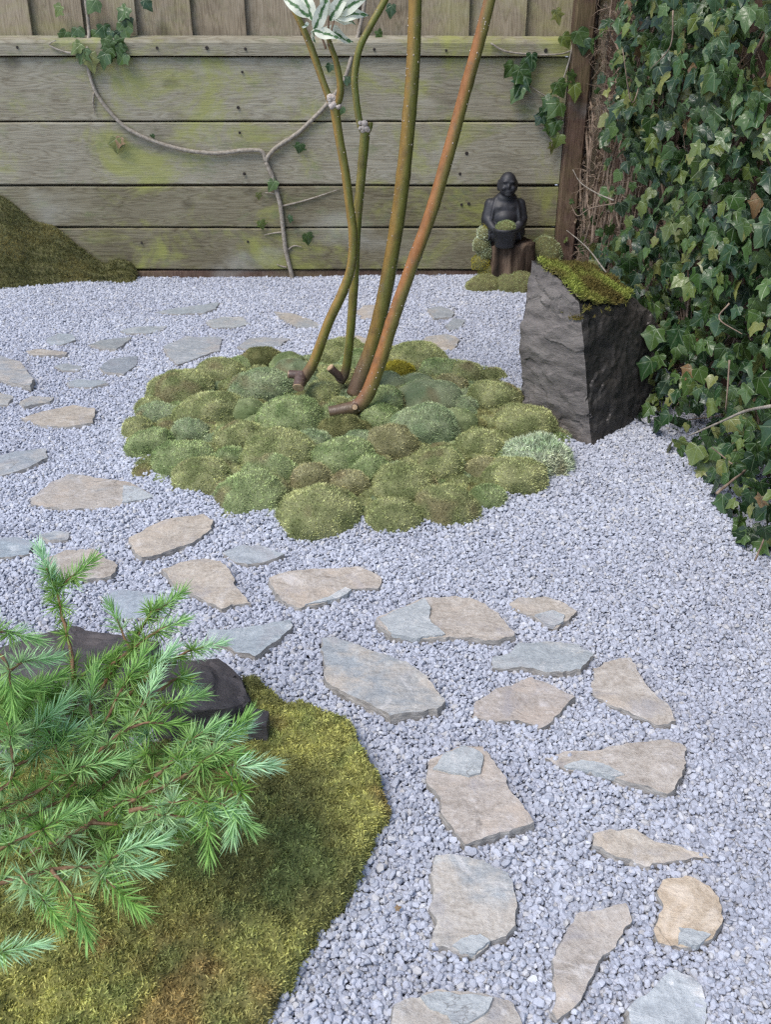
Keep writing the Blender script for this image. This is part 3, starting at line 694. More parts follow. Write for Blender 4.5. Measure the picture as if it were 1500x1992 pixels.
def fuzz(name, P, N, tone, length, width, parent, seed=0, seg=1, spread=.55, var=1.0):
    v_, f_, c_ = strands(P-N*.001, N, length, width, moss_col(P, tone, seed, var), spread, seg)
    return obj(name, mesh(v_, f_, smooth=False, col=c_), M['moss'], parent, kind='stuff')

mound = thing('moss_mound', 'round low mound of packed green moss cushions under the bare stems', 'moss mound', (MC[0], MC[1], 0), None)
n1, n2 = 12, 48; vs = [(MC[0], MC[1], float(dome(*MC))-.012)]; fs = []
for j in range(1, n1+1):
    for i in range(n2):
        r_ = (MR-.02)*j/n1; a_ = 2*math.pi*i/n2; xx, yy = MC[0]+r_*math.cos(a_), MC[1]+r_*math.sin(a_); vs.append((xx, yy, float(dome(xx, yy))-.012 if j < n1 else -.02))
for i in range(n2): fs.append((0, 1+i, 1+(i+1) % n2))
for j in range(n1-1):
    for i in range(n2): a_ = 1+j*n2; fs.append((a_+i, a_+n2+i, a_+n2+(i+1) % n2, a_+(i+1) % n2))
obj('soil', mesh(np.array(vs), fs), M['soil'], mound)
CUSH = [(490,950,78,44,'green'),(622,985,85,48,'olive'),(764,997,63,42,'olive'),(868,972,68,48,'olive'),(963,975,40,32,'green'),(1032,940,70,38,'olive'),(1046,880,72,50,'pale'),
 (395,915,60,40,'olive'),(355,882,62,38,'green'),(295,855,52,35,'green'),(252,828,30,32,'olive'),(465,842,52,28,'olive'),(540,872,76,30,'olive'),(450,882,36,22,'green'),
 (565,802,68,40,'green'),(410,790,70,34,'olive'),(305,798,42,24,'blue'),(345,752,66,30,'olive'),(425,722,52,22,'olive'),(510,745,66,32,'blue'),(495,692,46,18,'dark'),(560,702,38,14,'green'),
 (572,720,50,18,'blue'),(530,902,56,26,'green'),(606,922,42,32,'brown'),(680,930,40,36,'brown'),(668,880,66,32,'green'),(628,758,36,26,'olive'),(782,932,66,48,'olive'),(855,893,50,42,'olive'),
 (760,854,58,30,'brown'),(825,823,76,38,'blue'),(838,769,66,24,'blue'),(812,739,34,12,'blue'),(777,713,30,16,'gold'),(755,737,38,24,'blue'),(885,812,44,20,'green'),(877,741,34,18,'brown'),
 (860,715,46,18,'green'),(812,692,60,18,'olive'),(959,763,58,38,'olive'),(1020,815,66,34,'olive'),(933,853,50,32,'olive'),(940,905,37,28,'brown'),(751,772,44,32,'green'),(665,687,60,16,'olive'),
 (905,722,42,18,'olive'),(665,825,46,22,'dark'),(655,725,40,18,'olive'),(700,850,36,22,'blue'),(480,790,40,26,'green'),(370,830,40,24,'blue'),(700,700,45,15,'green'),(985,930,34,26,'green'),(720,900,40,28,'green'),
 (740,800,40,26,'green'),(610,850,40,24,'blue'),(280,790,30,22,'olive'),(590,740,34,20,'blue'),(1085,915,34,34,'blue'),(440,690,30,14,'green'),(740,685,40,14,'olive'),(960,725,30,16,'olive'),(300,765,34,20,'green'),(900,780,30,18,'blue')]
EL = []
for (px, py, hw, hh, tone) in CUSH:
    z = .03
    for _ in range(4):
        p = G(px, py+hh*.25, z); z = float(dome(p[0], p[1]))+.012
    t = proj(p)[2]; rx = hw*t/FPX*.99; ry = rx*rnd.uniform(.8, 1.0); ph = math.atan2(CAM_H, p[1])
    rz = math.sqrt(max((hh*t/FPX)**2-(ry*math.sin(ph))**2, (.52*rx)**2))/math.cos(ph); rz = min(rz, .74*rx)+.012
    dv = p[:2]-MC; dr = np.linalg.norm(dv)
    if dr > MR-rx*.55: p[:2] = MC+dv*(MR-rx*.55)/dr
    EL.append([np.array([p[0], p[1], max(z-.018, .004)]), rx, ry, rz, rnd.uniform(-.5, .5), tone])
fill = 0
for _ in range(1500):                         # small cushions in what is left between the big ones
    a_, r_ = rnd.uniform(0, 6.283), MR*math.sqrt(rnd.random())*.97; xx, yy = MC[0]+r_*math.cos(a_), MC[1]+r_*math.sin(a_)
    if all(math.hypot((xx-e[0][0])/e[1], (yy-e[0][1])/e[2]) > .82 for e in EL):
        rx = rnd.uniform(.026, .040); EL.append([np.array([xx, yy, max(float(dome(xx, yy))-.010, 0)]), rx, rx*.9, rx*.6, rnd.uniform(0, 3), rnd.choice(['olive', 'green', 'blue', 'olive', 'dark'])])
centers = np.array([e[0] for e in EL]); radii = np.array([[e[1], e[2], e[3]] for e in EL]); rots = np.array([e[4] for e in EL])
def inside_other(P, me_):
    r = np.zeros(len(P), bool)
    for k in range(len(EL)):
        if k == me_ or np.linalg.norm(centers[k]-centers[me_]) > radii[k].max()+radii[me_].max()+.02: continue
        d = P-centers[k]; ca, sa = math.cos(-rots[k]), math.sin(-rots[k])
        d = np.column_stack([d[:, 0]*ca-d[:, 1]*sa, d[:, 0]*sa+d[:, 1]*ca, d[:, 2]])/radii[k]
        r |= (d*d).sum(1) < 1.06
    return r
smoothish = {21, 22, 32, 33, 35, 36, 50}
for k, (c, rx, ry, rz, ro, tone) in enumerate(EL):
    vv, ff = cushion_geo(c, rx, ry, rz, ro, 200+k)
    cu = obj('moss_cushion', mesh(vv, ff, col=moss_col(vv, tone, 300+k, 1.0, 0)), M['mossbase'], mound)
    tr = tris_of(ff); n = int(area(vv, tr)*165000); P, N = sample(vv, tr, n); N = np.where((N*(P-c)).sum(1)[:, None] < 0, -N, N)
    m = (P[:, 2] > -.012) & ~inside_other(P, k); P, N = P[m], N[m]
    L, W = (.0068, .0023)
    if k in smoothish: L, W = .0040, .0017
    if tone == 'pale': L, W = .0125, .0030
    if tone == 'gold': L, W = .010, .002
    fuzz('moss_fuzz', P, N+np.array([0, 0, .35]), tone, L, W, cu, 300+k, 1, .85)

# ---- the moss bed in the foreground
def bedz(x, y):
    p = np.stack([x, y, np.zeros_like(x)], -1)
    return .028+.020*fbm(p, 6, 3, 40)+.007*fbm(p, 22, 2, 44)+.009*vn(p, 70, 46)+.015*smooth01(-x, .15, .6)
def bed_geo(poly, zfun, step, edge, zlow):
    bd = resample(poly, step, .006, 91); mn, mx = bd.min(0), bd.max(0)
    X, Y = np.meshgrid(np.arange(mn[0], mx[0], step), np.arange(mn[1], mx[1], step)); X = (X+rng.uniform(-.3, .3, X.shape)*step).ravel(); Y = (Y+rng.uniform(-.3, .3, Y.shape)*step).ravel()
    k = inpoly(X, Y, bd) & (edge_dist(X, Y, bd) > step*.4); pts = np.vstack([bd, np.stack([X[k], Y[k]], 1)]); n = len(bd)
    vo, _, fo, _, _, _ = delaunay_2d_cdt([Vector(map(float, p)) for p in pts], [(i, (i+1) % n) for i in range(n)], [], 1, 1e-6)
    vo = np.array([tuple(p) for p in vo]); e = edge_dist(vo[:, 0], vo[:, 1], bd); z = zfun(vo[:, 0], vo[:, 1])
    s_ = np.sqrt(np.clip(1-(1-np.clip(e/edge, 0, 1))**2, 0, 1)); return np.column_stack([vo, zlow+(z-zlow)*s_]), [tuple(q) for q in fo]
vv, ff = bed_geo(BED, bedz, .0075, .014, -.012)
def bed_col(P):
    Q = P*np.array([1, 1, 0]); w1 = smooth01(fbm(Q, 7, 4, 55), -.34, .30)[:, None]; w2 = smooth01(fbm(Q, 9, 3, 61), .02, .40)[:, None]; w3 = smooth01(fbm(Q, 16, 3, 71), .10, .5)[:, None]
    cc = np.array([.28, .28, .105])*(1-w1)+np.array([.54, .525, .175])*w1
    cc = cc*(1-.75*w2)+np.array([.48, .32, .14])*.75*w2; cc = cc*(1-.6*w3)+np.array([.26, .33, .12])*.6*w3
    return cc*(1+.30*vn(P, 95, 15)[:, None])*(1+.30*vn(P, 230, 19)[:, None])
bed = obj('moss_bed', mesh(vv, ff, col=bed_col(vv)*.42), M['mossbase'], kind='stuff'); tag(bed, 'golden-green and brown moss carpet under the larch in the lower left corner', 'moss')
tr = tris_of(ff); n = int(area(vv, tr)*210000); P, N = sample(vv, tr, n); N = np.where(N[:, 2:3] < 0, -N, N)
q = proj(P); m = (q[:, 0] > -620) & (q[:, 1] < 2250); P, N = P[m], N[m]
v_, f_, c_ = strands(P, N*.8+np.array([0, 0, .35]),   .0060, .0017, bed_col(P)*rng.uniform(.45, 1.55, (len(P), 1)), .9, 2)
obj('moss_stems', mesh(v_, f_, smooth=False, col=c_), M['moss'], bed, kind='stuff')

# ---- the moss bank against the fence on the far left
bx = [(-700, 330), (-200, 372), (0, 388), (30, 408), (62, 440), (110, 452), (150, 486), (185, 515), (205, 524), (232, 512), (256, 517), (268, 535)]
bkx = np.array([V(px, py, FY)[0] for px, py in bx]); bkz = np.array([V(px, py, FY)[2] for px, py in bx])
def bank_pt(x, s):                            # s: 0 at the fence, 1 at the gravel
    h = np.interp(x, bkx, bkz)+.012*vn(np.stack([x, s, s*0], -1), 9, 5)+.02; w = .06+.45*np.clip(h-.02, 0, 1)
    p = np.stack([x, s*2, s*0+4], -1)
    z = h*(1-s)**1.15+.010*vn(p, 11, 8)-.02*s; y = FY-.004-w*s-.012*vn(p, 7, 6)*np.minimum(1, s*4); return np.stack([x, y, z], -1)
nx, ns = 120, 18; X, S = np.meshgrid(np.linspace(bkx[0]-.3, bkx[-1], nx), np.linspace(0, 1, ns)); vv = bank_pt(X.ravel(), S.ravel())
ff = [(j*nx+i, j*nx+nx+i, j*nx+nx+i+1, j*nx+i+1) for j in range(ns-1) for i in range(nx-1)]
bank = obj('moss_bank', mesh(vv, ff), M['mossbed'], kind='stuff'); tag(bank, 'dark brownish-green moss bank sloping down against the fence at the far left', 'moss')
tr = tris_of(ff); n = int(area(vv, tr)*110000); P, N = sample(vv, tr, n); N = np.where(N[:, 1:2] > 0, -N, N)
b0 = smooth01(fbm(P, 9, 4, 83), -.3, .4)[:, None]
cc = (np.array([.17, .17, .065])*(1-b0)+np.array([.36, .31, .12])*b0)*rng.uniform(.6, 1.35, (len(P), 1))
v_, f_, c_ = strands(P, N+np.array([0, 0, .3]), .012, .0024, cc, .6, 1); obj('moss_stems', mesh(v_, f_, smooth=False, col=c_), M['moss'], bank, kind='stuff')

# ------------------------------------------------------------------ rocks
def hull_rock(pts, cell, amp, seed, strata=(.2, .3, .9)):
    b = bmesh.new()
    for p in pts: b.verts.new(tuple(map(float, p)))
    bmesh.ops.convex_hull(b, input=b.verts); bmesh.ops.delete(b, geom=[x for x in b.verts if not x.link_faces], context='VERTS')
    bmesh.ops.triangulate(b, faces=b.faces)
    for _ in range(7):
        es = [e for e in b.edges if e.calc_length() > cell]
        if not es: break
        bmesh.ops.subdivide_edges(b, edges=es, cuts=1); bmesh.ops.triangulate(b, faces=b.faces)
    bmesh.ops.recalc_face_normals(b, faces=b.faces)
    for _ in range(1): bmesh.ops.smooth_vert(b, verts=b.verts, factor=.35, use_axis_x=True, use_axis_y=True, use_axis_z=True)
    b.normal_update()
    co = np.array([v.co[:] for v in b.verts]); no = np.array([v.normal[:] for v in b.verts])
    st = np.array(strata); q = co+st*fbm(co, 8, 2, seed)[:, None]*.03
    big = fbm(co, 7, 3, seed); rid = 1-np.abs(fbm(q*np.array([1, 1, 1.4]), 11, 4, seed+3))*2; cf = fbm(co, 9, 3, seed+8)*3.5; chip = (np.floor(cf)+smooth01(cf-np.floor(cf), .42, .58))/3.5
    co = co+no*(amp*(.45*big+.35*rid-.25+1.1*chip))[:, None]+no*(amp*.18*fbm(co, 70, 2, seed+6))[:, None]
    tr = np.array([[v.index for v in f.verts] for f in b.faces]); b.free()
    return co, tr
def rocky(name, co, tr, mat, parent=None):
    me = mesh(co, tr); me.set_sharp_from_angle(angle=R(24)) if hasattr(me, 'set_sharp_from_angle') else None
    return obj(name, me, mat, parent)
A_, B_, C_ = G(1152, 884, -.03), G(1014, 842, -.03), G(1280, 812, -.03); D_ = B_+C_-A_; D_[1] -= .02
tA, tB = V(1128, 592, A_[1]+.03), V(1033, 503, B_[1]+.02)
tA2 = V(1088, 546, (A_[1]+B_[1])/2+.02)
tC = V(1226, 576, C_[1]+.02); tD = V(1150, 528, D_[1]-.03)
rp = [A_, B_, C_, D_, tA, tB, tA2, tC, tD, V(1013, 622, B_[1]), V(1140, 720, A_[1]+.012), V(1268, 605, C_[1]+.03), V(1290, 668, C_[1]+.03), V(1284, 750, C_[1]), V(1012, 760, B_[1])]
stone = thing('standing_stone', 'tall dark slate boulder with a mossy top standing beside the ivy', 'boulder', ((A_+D_)/2*np.array([1, 1, 0])))
co, tr = hull_rock(rp, .010, .015, 21)
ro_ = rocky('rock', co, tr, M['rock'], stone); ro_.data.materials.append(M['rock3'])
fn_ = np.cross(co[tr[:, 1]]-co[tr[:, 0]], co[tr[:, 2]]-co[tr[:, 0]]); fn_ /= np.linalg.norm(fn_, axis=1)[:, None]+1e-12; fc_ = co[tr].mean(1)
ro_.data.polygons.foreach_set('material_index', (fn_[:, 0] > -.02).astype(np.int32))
P, N = sample(co, tr, 60000); q = proj(P)
m = (N[:, 2] > .5) & (P[:, 2] > .22) & (fbm(P, 14, 2, 33)+.55 > 0) & (q[:, 0] > 1048)
fc = N[m]; P = P[m]
ti = tr[np.array([(np.cross(co[t[1]]-co[t[0]], co[t[2]]-co[t[0]])[2]/(np.linalg.norm(np.cross(co[t[1]]-co[t[0]], co[t[2]]-co[t[0]]))+1e-12) > .5) and co[t[0]][2] > .30 and 1050 < proj(co[t[0]])[0] < 1232 for t in tr])]
if len(ti):
    cn = np.cross(co[ti[:, 1]]-co[ti[:, 0]], co[ti[:, 2]]-co[ti[:, 0]]); us, iv = np.unique(ti, return_inverse=True)
    pv = co[us]+np.array([0, 0, .010])*(1+.6*vn(co[us], 25, 3))[:, None]; pt = iv.reshape(-1, 3)
    pat = obj('moss_patch', mesh(pv, pt), M['mossbed'], stone); pat['label'] = 'bright yellow-green moss on top of the boulder'
    n = int(area(pv, pt)*190000); P, N = sample(pv, pt, n); N = np.where(N[:, 2:3] < 0, -N, N)
    b0 = smooth01(fbm(P, 14, 3, 12), -.3, .35)[:, None]; cc = (np.array([.21, .17, .055])*(1-b0)+np.array([.38, .43, .10])*b0)*rng.uniform(.65, 1.35, (len(P), 1))
    v_, f_, c_ = strands(P, N*.7+np.array([0, 0, .4]), .011, .0024, cc, .8, 2); obj('moss_stems', mesh(v_, f_, smooth=False, col=c_), M['moss'], pat, kind='stuff')

def low_rock(label, tops, seed, cell=.010, amp=.015):
    tops = [np.array(p) for p in tops]; c = np.mean(tops, axis=0); bot = []
    for p in tops:
        o = p-c; o[2] = 0; bot.append(np.array([p[0]+o[0]*.12, p[1]+o[1]*.12, -.03]))
    co, tr = hull_rock(tops+bot, cell, amp, seed); r_ = rocky('slate_rock', co, tr, M['rock2']); return tag(r_, label, 'rock', 'dark slate rocks around the larch')
low_rock('dark slate rock with a flat brownish top behind the left side of the larch', [D(-90,1290,1.60), D(30,1258,1.64), D(140,1213,1.70), D(215,1226,1.68), D(300,1258,1.62), D(40,1306,1.48), D(112,1284,1.49), D(250,1318,1.47), D(-90,1330,1.46), D(150,1345,1.43), D(20,1345,1.44)], 41)
low_rock('jagged dark slate rock between the larch tips and the moss carpet', [D(335,1288,1.57), D(425,1280,1.60), D(464,1306,1.57), D(492,1362,1.50), D(374,1368,1.44), D(290,1330,1.46), D(440,1378,1.45), D(330,1385,1.42)], 47)
low_rock('small black slate chunk at the right end of the jagged slate rock', [D(485,1376,1.475), D(522,1384,1.48), D(518,1412,1.445), D(480,1405,1.44)], 53, .010, .006)

# ------------------------------------------------------------------ the multi-stemmed shrub
YB = float(G(680, 770, .05)[1])
shrub = thing('dogwood_shrub', 'bare multi-stemmed shrub with olive and orange bark rising from the moss mound', 'shrub', (float(V(690, 770, YB)[0]), YB, .05))
def stem(pts, name, mode, Y0, dY, seed, sides=14, lent=60, up=0.0, base_grey=.0):
    P = []
    for i, (px, py, rpx) in enumerate(pts):
        Y = Y0+dY*i/(len(pts)-1); p = V(px, py, Y); t = proj(p)[2]; P.append([*p, rpx*t/FPX])
    if up:
        d = np.array(P[-1][:3])-np.array(P[-2][:3]); d /= np.linalg.norm(d)
        P.append([*(np.array(P[-1][:3])+d*up*.5), P[-1][3]*.95]); P.append([*(np.array(P[-1][:3])+(d+np.array([0, 0, .2]))*up*.5), P[-1][3]*.8])
    Q = crom(np.array(P), 9); c = Q[:, :3]; r_ = Q[:, 3].copy()
    s_ = np.concatenate([[0], np.cumsum(np.linalg.norm(np.diff(c, axis=0), axis=1))])
    for k in range(2, int(s_[-1]/.15)):       # nodes
        r_ *= 1+.07*np.exp(-((s_-k*.15-.03*math.sin(k*5+seed))/.006)**2)
    vv, ff, nr = tube(c, r_, sides, .0006, seed)
    sl = np.repeat(s_, sides); left = smooth01(-nr[:, 0]-.1*nr[:, 1]+.7*fbm(vv, 9, 3, seed), -.15, .75)[:, None]
    if mode == 'orange': ca, cb = np.array([.33, .135, .042]), np.array([.19, .165, .045])
    elif mode == 'ochre': ca, cb = np.array([.30, .175, .040]), np.array([.150, .150, .034])
    else: ca, cb = np.array([.24, .185, .040]), np.array([.140, .165, .034])
    col = cb+(ca-cb)*left
    gy = (1-smooth01(sl, .02, .02+base_grey))[:, None] if base_grey else np.zeros((len(vv), 1))
    col = col*(1-.85*gy)+np.array([.125, .080, .062])*.85*gy
    sp = smooth01(fbm(vv, 45, 3, seed+7), .25, .5)[:, None]*.4; col = col*(1-sp)+np.array([.08, .055, .030])*sp
    o = obj(name, mesh(vv, ff, col=col), M['bark'], shrub)
    lv, lf = [], []
    oc = np.array([(1,0,0),(-1,0,0),(0,1,0),(0,-1,0),(0,0,1),(0,0,-1)], float); of = [(0,2,4),(2,1,4),(1,3,4),(3,0,4),(2,0,5),(1,2,5),(3,1,5),(0,3,5)]
    rr = np.random.default_rng(seed)
    for k in range(lent):
        i = rr.integers(0, len(vv)); 
        if sl[i] < .06: continue
        lv.append((oc*np.array([.0011, .0011, .0018])*rr.uniform(.6, 1.7)+vv[i], of))
    if lv: vv2, ff2 = join(lv); obj('lenticels', mesh(vv2, ff2), M['lent'], o, kind='stuff')
    return o, c
def lumps(pts, r_, parent, mat, name='bud_scar', seed=0):
    b = bmesh.new(); bmesh.ops.create_icosphere(b, subdivisions=2, radius=1); co = np.array([v.co[:] for v in b.verts]); fs = [tuple(v.index for v in f.verts) for f in b.faces]; b.free(); ps = []
    for k, p in enumerate(pts): ps.append((co*(1+.3*fbm(co+k*3.7, 2.2, 2, seed)[:, None])*r_*rnd.uniform(.6, 1.1)+p, fs))
    vv, ff = join(ps); return obj(name, mesh(vv, ff), mat, parent)
s3, _ = stem([(690,768,17),(705,725,16),(722,680,15),(745,590,14.5),(765,480,14),(780,380,14),(794,250,13.5),(804,120,13.5),(808,0,13)], 'stem', 'ochre', YB+.02, .05, 61, 16, 110, .55, .16)
s4, _ = stem([(640,802,11.5),(668,797,12.5),(695,790,14),(714,768,14.5),(728,735,14),(745,685,13.5),(765,620,13),(800,520,12.5),(840,410,12.5),(875,290,12.5),(906,175,12),(935,70,12),(953,0,11.5)], 'stem', 'orange', YB-.135, .05, 62, 16, 130, .55, .17)
s4['label'] = 'leaning orange-red stem bent out of a lying grey log'
s1, _ = stem([(582,748,11),(596,728,11),(612,700,10),(640,625,9.5),(666,570,9.5),(683,520,9),(687,460,9),(680,400,8.5),(671,330,8.5),(660,270,8.5),(650,205,9.5)], 'stem', 'ochre', YB-.02, .0, 63, 12, 40, 0, .08)
stem([(650,212,8),(640,190,7),(625,150,7),(606,95,7),(586,48,6.5),(566,5,6.5),(556,-40,6)], 'stem', 'ochre', YB-.02, .03, 64, 10, 14, .2)
tw, ctw = stem([(650,212,8),(660,190,7.5),(662,165,7),(654,120,6),(645,95,5.5),(638,72,4.5)], 'stem', 'ochre', YB-.02, -.03, 65, 10, 10)
s2, _ = stem([(661,742,10),(672,722,9),(680,665,8.5),(688,560,9),(693,450,9),(703,340,9),(710,262,9.5),(711,245,9)], 'stem', 'olive', YB+.06, .0, 66, 12, 36, 0, .05)
stem([(708,258,7),(700,240,7),(693,195,7),(690,150,7),(699,95,7),(722,48,7),(748,2,7),(765,-40,6.5)], 'stem', 'olive', YB+.06, .05, 67, 10, 16, .3)
stem([(716,256,5),(720,246,5),(721,238,5)], 'side_stub', 'olive', YB+.06, 0, 68, 10, 0)
PV = lambda px, py, Y: V(px, py, Y)
lumps([PV(640+rnd.uniform(0, 20), 198+rnd.uniform(-9, 9), YB-.026) for _ in range(12)], .0085, s1, M['lent'], 'bud_scar', 1)
lumps([PV(700+rnd.uniform(0, 16), 247+rnd.uniform(-12, 10), YB+.052) for _ in range(10)], .008, s2, M['lent'], 'bud_scar', 2)
def stub(a, b, r0, r1, parent, seed):         # a pruned stub with a pale cut face
    a, b = np.array(a), np.array(b); c = np.linspace(a, b, 7); vv, ff, nr = tube(c, np.linspace(r0, r1, 7), 14, .0015, seed, cap=False)
    col = np.array([.115, .075, .060])*rng.uniform(.8, 1.2, (len(vv), 1)); o = obj('stub', mesh(vv, ff, col=col), M['bark'], parent)
    d = (b-a)/np.linalg.norm(b-a); vv2, ff2, _ = tube([b-d*.002, b+d*.0015], [r1*1.0, r1*.92], 14, .0004, seed+1)
    ce = obj('cut_face', mesh(vv2, ff2, smooth=False), M['cut'], o); ce['label'] = 'pale sawn face'
    return o
stub(PV(586, 728, YB-.02), PV(580, 754, YB-.060), .015, .0155, s1, 1)
stub(PV(586, 730, YB-.02), PV(562, 728, YB-.015), .012, .011, s1, 2)
stub(PV(664, 735, YB+.055), PV(642, 715, YB+.045), .011, .011, s2, 3)
stub(PV(692, 788, YB-.135), PV(690, 792, YB-.154), .008, .0075, s4, 4)
# variegated leaves: near the shoot tip in view, and the sparse crown overhead
def leaf_ov(seed, L=1.0, W=.42, fold=.25, droop=.35):
    n = 9; vs, uv, fs = [], [], []
    for i in range(n+1):
        t = i/n; w = W*math.sin(math.pi*min(1, t*.98+.02)**.8)**.9*(1-.15*t)+.004
        zc = -droop*t*t+.05*math.sin(t*9+seed)
        for k in (-1, -.5, 0, .5, 1):
            vs.append((w*k*.5, t*L, zc+fold*abs(k)*w*.5+.012*math.sin(t*14+k*3+seed))); uv.append((w*k*.5, t))
    for i in range(n):
        for k in range(4): a = i*5+k; fs.append((a, a+1, a+6, a+5))
    me = mesh(np.array(vs), fs, uv=uv); me.materials.append(M['varieg']); return me
VL = [leaf_ov(k, 1, rnd.uniform(.38, .50), rnd.uniform(.1, .4), rnd.uniform(.1, .5)) for k in range(5)]
def aim(p, d, nrm, size):                     # +Y of the leaf along d, +Z towards nrm
    y = Vector([float(q) for q in d]).normalized(); z = Vector([float(q) for q in nrm]); x = y.cross(z).normalized(); z = x.cross(y)
    m = Matrix((x, y, z)).transposed().to_4x4(); return Matrix.Translation(Vector([float(q) for q in p])) @ m @ Matrix.Scale(size, 4)
YL = YB-.05
for (ax, ay, bx_, by_) in [(600,32,552,-8),(608,40,590,-20),(612,58,634,5),(612,60,648,68),(620,62,686,70),(640,40,672,-12),(650,30,702,22),(648,38,690,36),(618,50,600,62),(636,30,628,-20),(612,62,606,70),(655,25,700,0),(600,50,586,46)]:
    a, b = V(ax, ay, YL), V(bx_, by_, YL+rnd.uniform(-.03, .03)); d = b-a
    obj('leaf', VL[rnd.randrange(5)], None, shrub, aim(a, d, (rnd.uniform(-.5, .5), -1, rnd.uniform(.1, .9)), max(np.linalg.norm(d), .035)*1.12))
for (ax, ay, bx_, by_) in [(638,76,640,30),(638,76,612,52),(640,90,650,40),(634,95,618,62)]:
    a, b = V(ax, ay, YB-.05), V(bx_, by_, YL); c = crom(np.array([a, (a+b)/2+np.array([0, 0, .006]), b]), 4); vv, ff, _ = tube(c, np.linspace(.0028, .0016, len(c)), 6)
    obj('leaf_stalk', mesh(vv, ff, col=np.tile([.22, .12, .07], (len(vv), 1))), M['bark'], shrub)
for k in range(46):                           # crown overhead, out of the picture
    p = np.array([rnd.gauss(-.02, .28), YB+rnd.gauss(0, .22), rnd.uniform(1.38, 1.75)])
    a = rnd.uniform(0, 6.283); obj('leaf', VL[k % 5], None, shrub, aim(p, (math.cos(a), math.sin(a), rnd.uniform(-.6, .2)), (0, 0, 1), rnd.uniform(.07, .10)))

# ------------------------------------------------------------------ ivy
IVC = [(.044, .090, .022), (.026, .062, .020), (.072, .125, .032), (.125, .165, .038), (.190, .200, .060), (.020, .045, .018), (.24, .145, .070), (.15, .095, .058)]
def ivy_geo(seed):
    r_ = random.Random(seed); j = lambda v_: v_*r_.uniform(.86, 1.14); k = r_.choice([0, .15, .35, .6, .85]); sy = r_.uniform(.85, 1.15)   # k: 0 deeply lobed, 1 heart-shaped
    half = [(.0, .0), (.10, -.10), (.24, -.13), (j(.40), -.06), (.40+.06*k, .10), (.36+.14*k, .18), (j(.50), .30), (j(.60)-.06*k, j(.42)), (.42+.03*k, .48), (.27+.12*k, .52+.03*k), (.25+.06*k, .62), (.17+.02*k, .80), (.08, .93), (.0, 1.02)]
    half = [(x*sy, y) for x, y in half]
    out = half+[(-x*r_.uniform(.9, 1.1), y+r_.uniform(-.02, .02)) for x, y in half[-2:0:-1]]
    vs = [(0, .28)]+[(x*.5, .28+(y-.28)*.5) for x, y in out]+out; n = len(out); cup, fold, curl, tw_ = r_.uniform(-.5, .3), r_.uniform(-.1, .5), r_.uniform(-.7, .2), r_.uniform(-.4, .4); wv = r_.uniform(.02, .06)
    P = np.array([(x, y, cup*x*x*1.2+fold*abs(x)*.5+curl*max(0, y-.3)**2*.7+tw_*x*y+wv*math.sin(9*x+7*y+seed)) for x, y in vs])
    fs = [(0, 1+i, 1+(i+1) % n) for i in range(n)]+[(1+i, 1+n+i, 1+n+(i+1) % n, 1+(i+1) % n) for i in range(n)]
    return P, fs, np.array(vs)
IG = [ivy_geo(k) for k in range(12)]
IM = {}
def ivy_mesh(sh, c):
    if (sh, c) not in IM:
        P, fs, uv = IG[sh]; me = mesh(P, fs, 'ivy_leaf', uv=uv, col=np.tile(IVC[c], (len(P), 1))); me.materials.append(M['ivy']); IM[(sh, c)] = me
    return IM[(sh, c)]
def leaf_mass(name, places, parent):          # many leaves in one mesh: [(matrix, shape, colour), ...]
    vs, fs, uvs, cs, o = [], [], [], [], 0
    for m, sh, c in places:
        P, f_, uv = IG[sh]; A = np.array(m); vs.append(P @ A[:3, :3].T+A[:3, 3]); fs += [tuple(i+o for i in q) for q in f_]; o += len(P); uvs.append(uv)
        cs.append(np.tile(np.array(IVC[c])*rnd.uniform(.7, 1.25), (len(P), 1)))
    return obj(name, mesh(np.vstack(vs), fs, uv=np.vstack(uvs), col=np.vstack(cs)), M['ivy'], parent, kind='stuff')
ivy = thing('ivy', 'dense dark green ivy covering the fence on the right', 'ivy', (WA[0]+WD[0]*1.2, WA[1]+WD[1]*1.2, 0))
def wpt(s, z, out): p = WA+WD*s+WN*out; return np.array([p[0], p[1], z])
def bulge(s, z):
    q = np.array([[s, z, .5]]); return float(.035+.075*smooth01(s, .25, 1.0)+.045*fbm(q, 3.2, 3, 4)[0]+.05*(1-smooth01(z, 0, .35))*smooth01(s, .5, 1.1))
def dens(s, z): return float(.10+.90*smooth01(s, .14, .9)+.35*fbm(np.array([[s, z, 2.0]]), 4.5, 2, 9)[0])
def ivy_leaf_at(s, z, layer, wide=1.0):
    out = bulge(s, z)*layer+rnd.uniform(-.012, .02); p = wpt(s, z, max(out, .004))
    up = rnd.uniform(-.1, .9); nrm = Vector((WN[0]+rnd.gauss(0, .45), WN[1]+rnd.gauss(0, .45)-.35, up))
    d = Vector((rnd.gauss(0, .55), rnd.gauss(0, .55), -1.0)); size = rnd.triangular(.020, .060, .030)*wide
    y = d.normalized(); x = y.cross(nrm).normalized(); zz = x.cross(y)
    m = Matrix.Translation(Vector(p)) @ Matrix((x, y, zz)).transposed().to_4x4() @ Matrix.Scale(size, 4)
    c = rnd.choices(range(7), [26, 24, 20, 13, 7, 16, 1.2])[0]
    return m, rnd.randrange(12), c, size
cand = []
for _ in range(12000):
    s, z = rnd.uniform(.0, 2.15), rnd.uniform(.0, 1.12)
    if rnd.random() > dens(s, z): continue
    q = proj(wpt(s, z, .05))
    if ((q[0]-1210)/85)**2+((q[1]-390)/120)**2 < 1 and rnd.random() < .72: continue
    cand.append(ivy_leaf_at(s, z, rnd.choice([.25, .5, .75, .95, 1.0, 1.05])))
    if len(cand) >= 3000: break
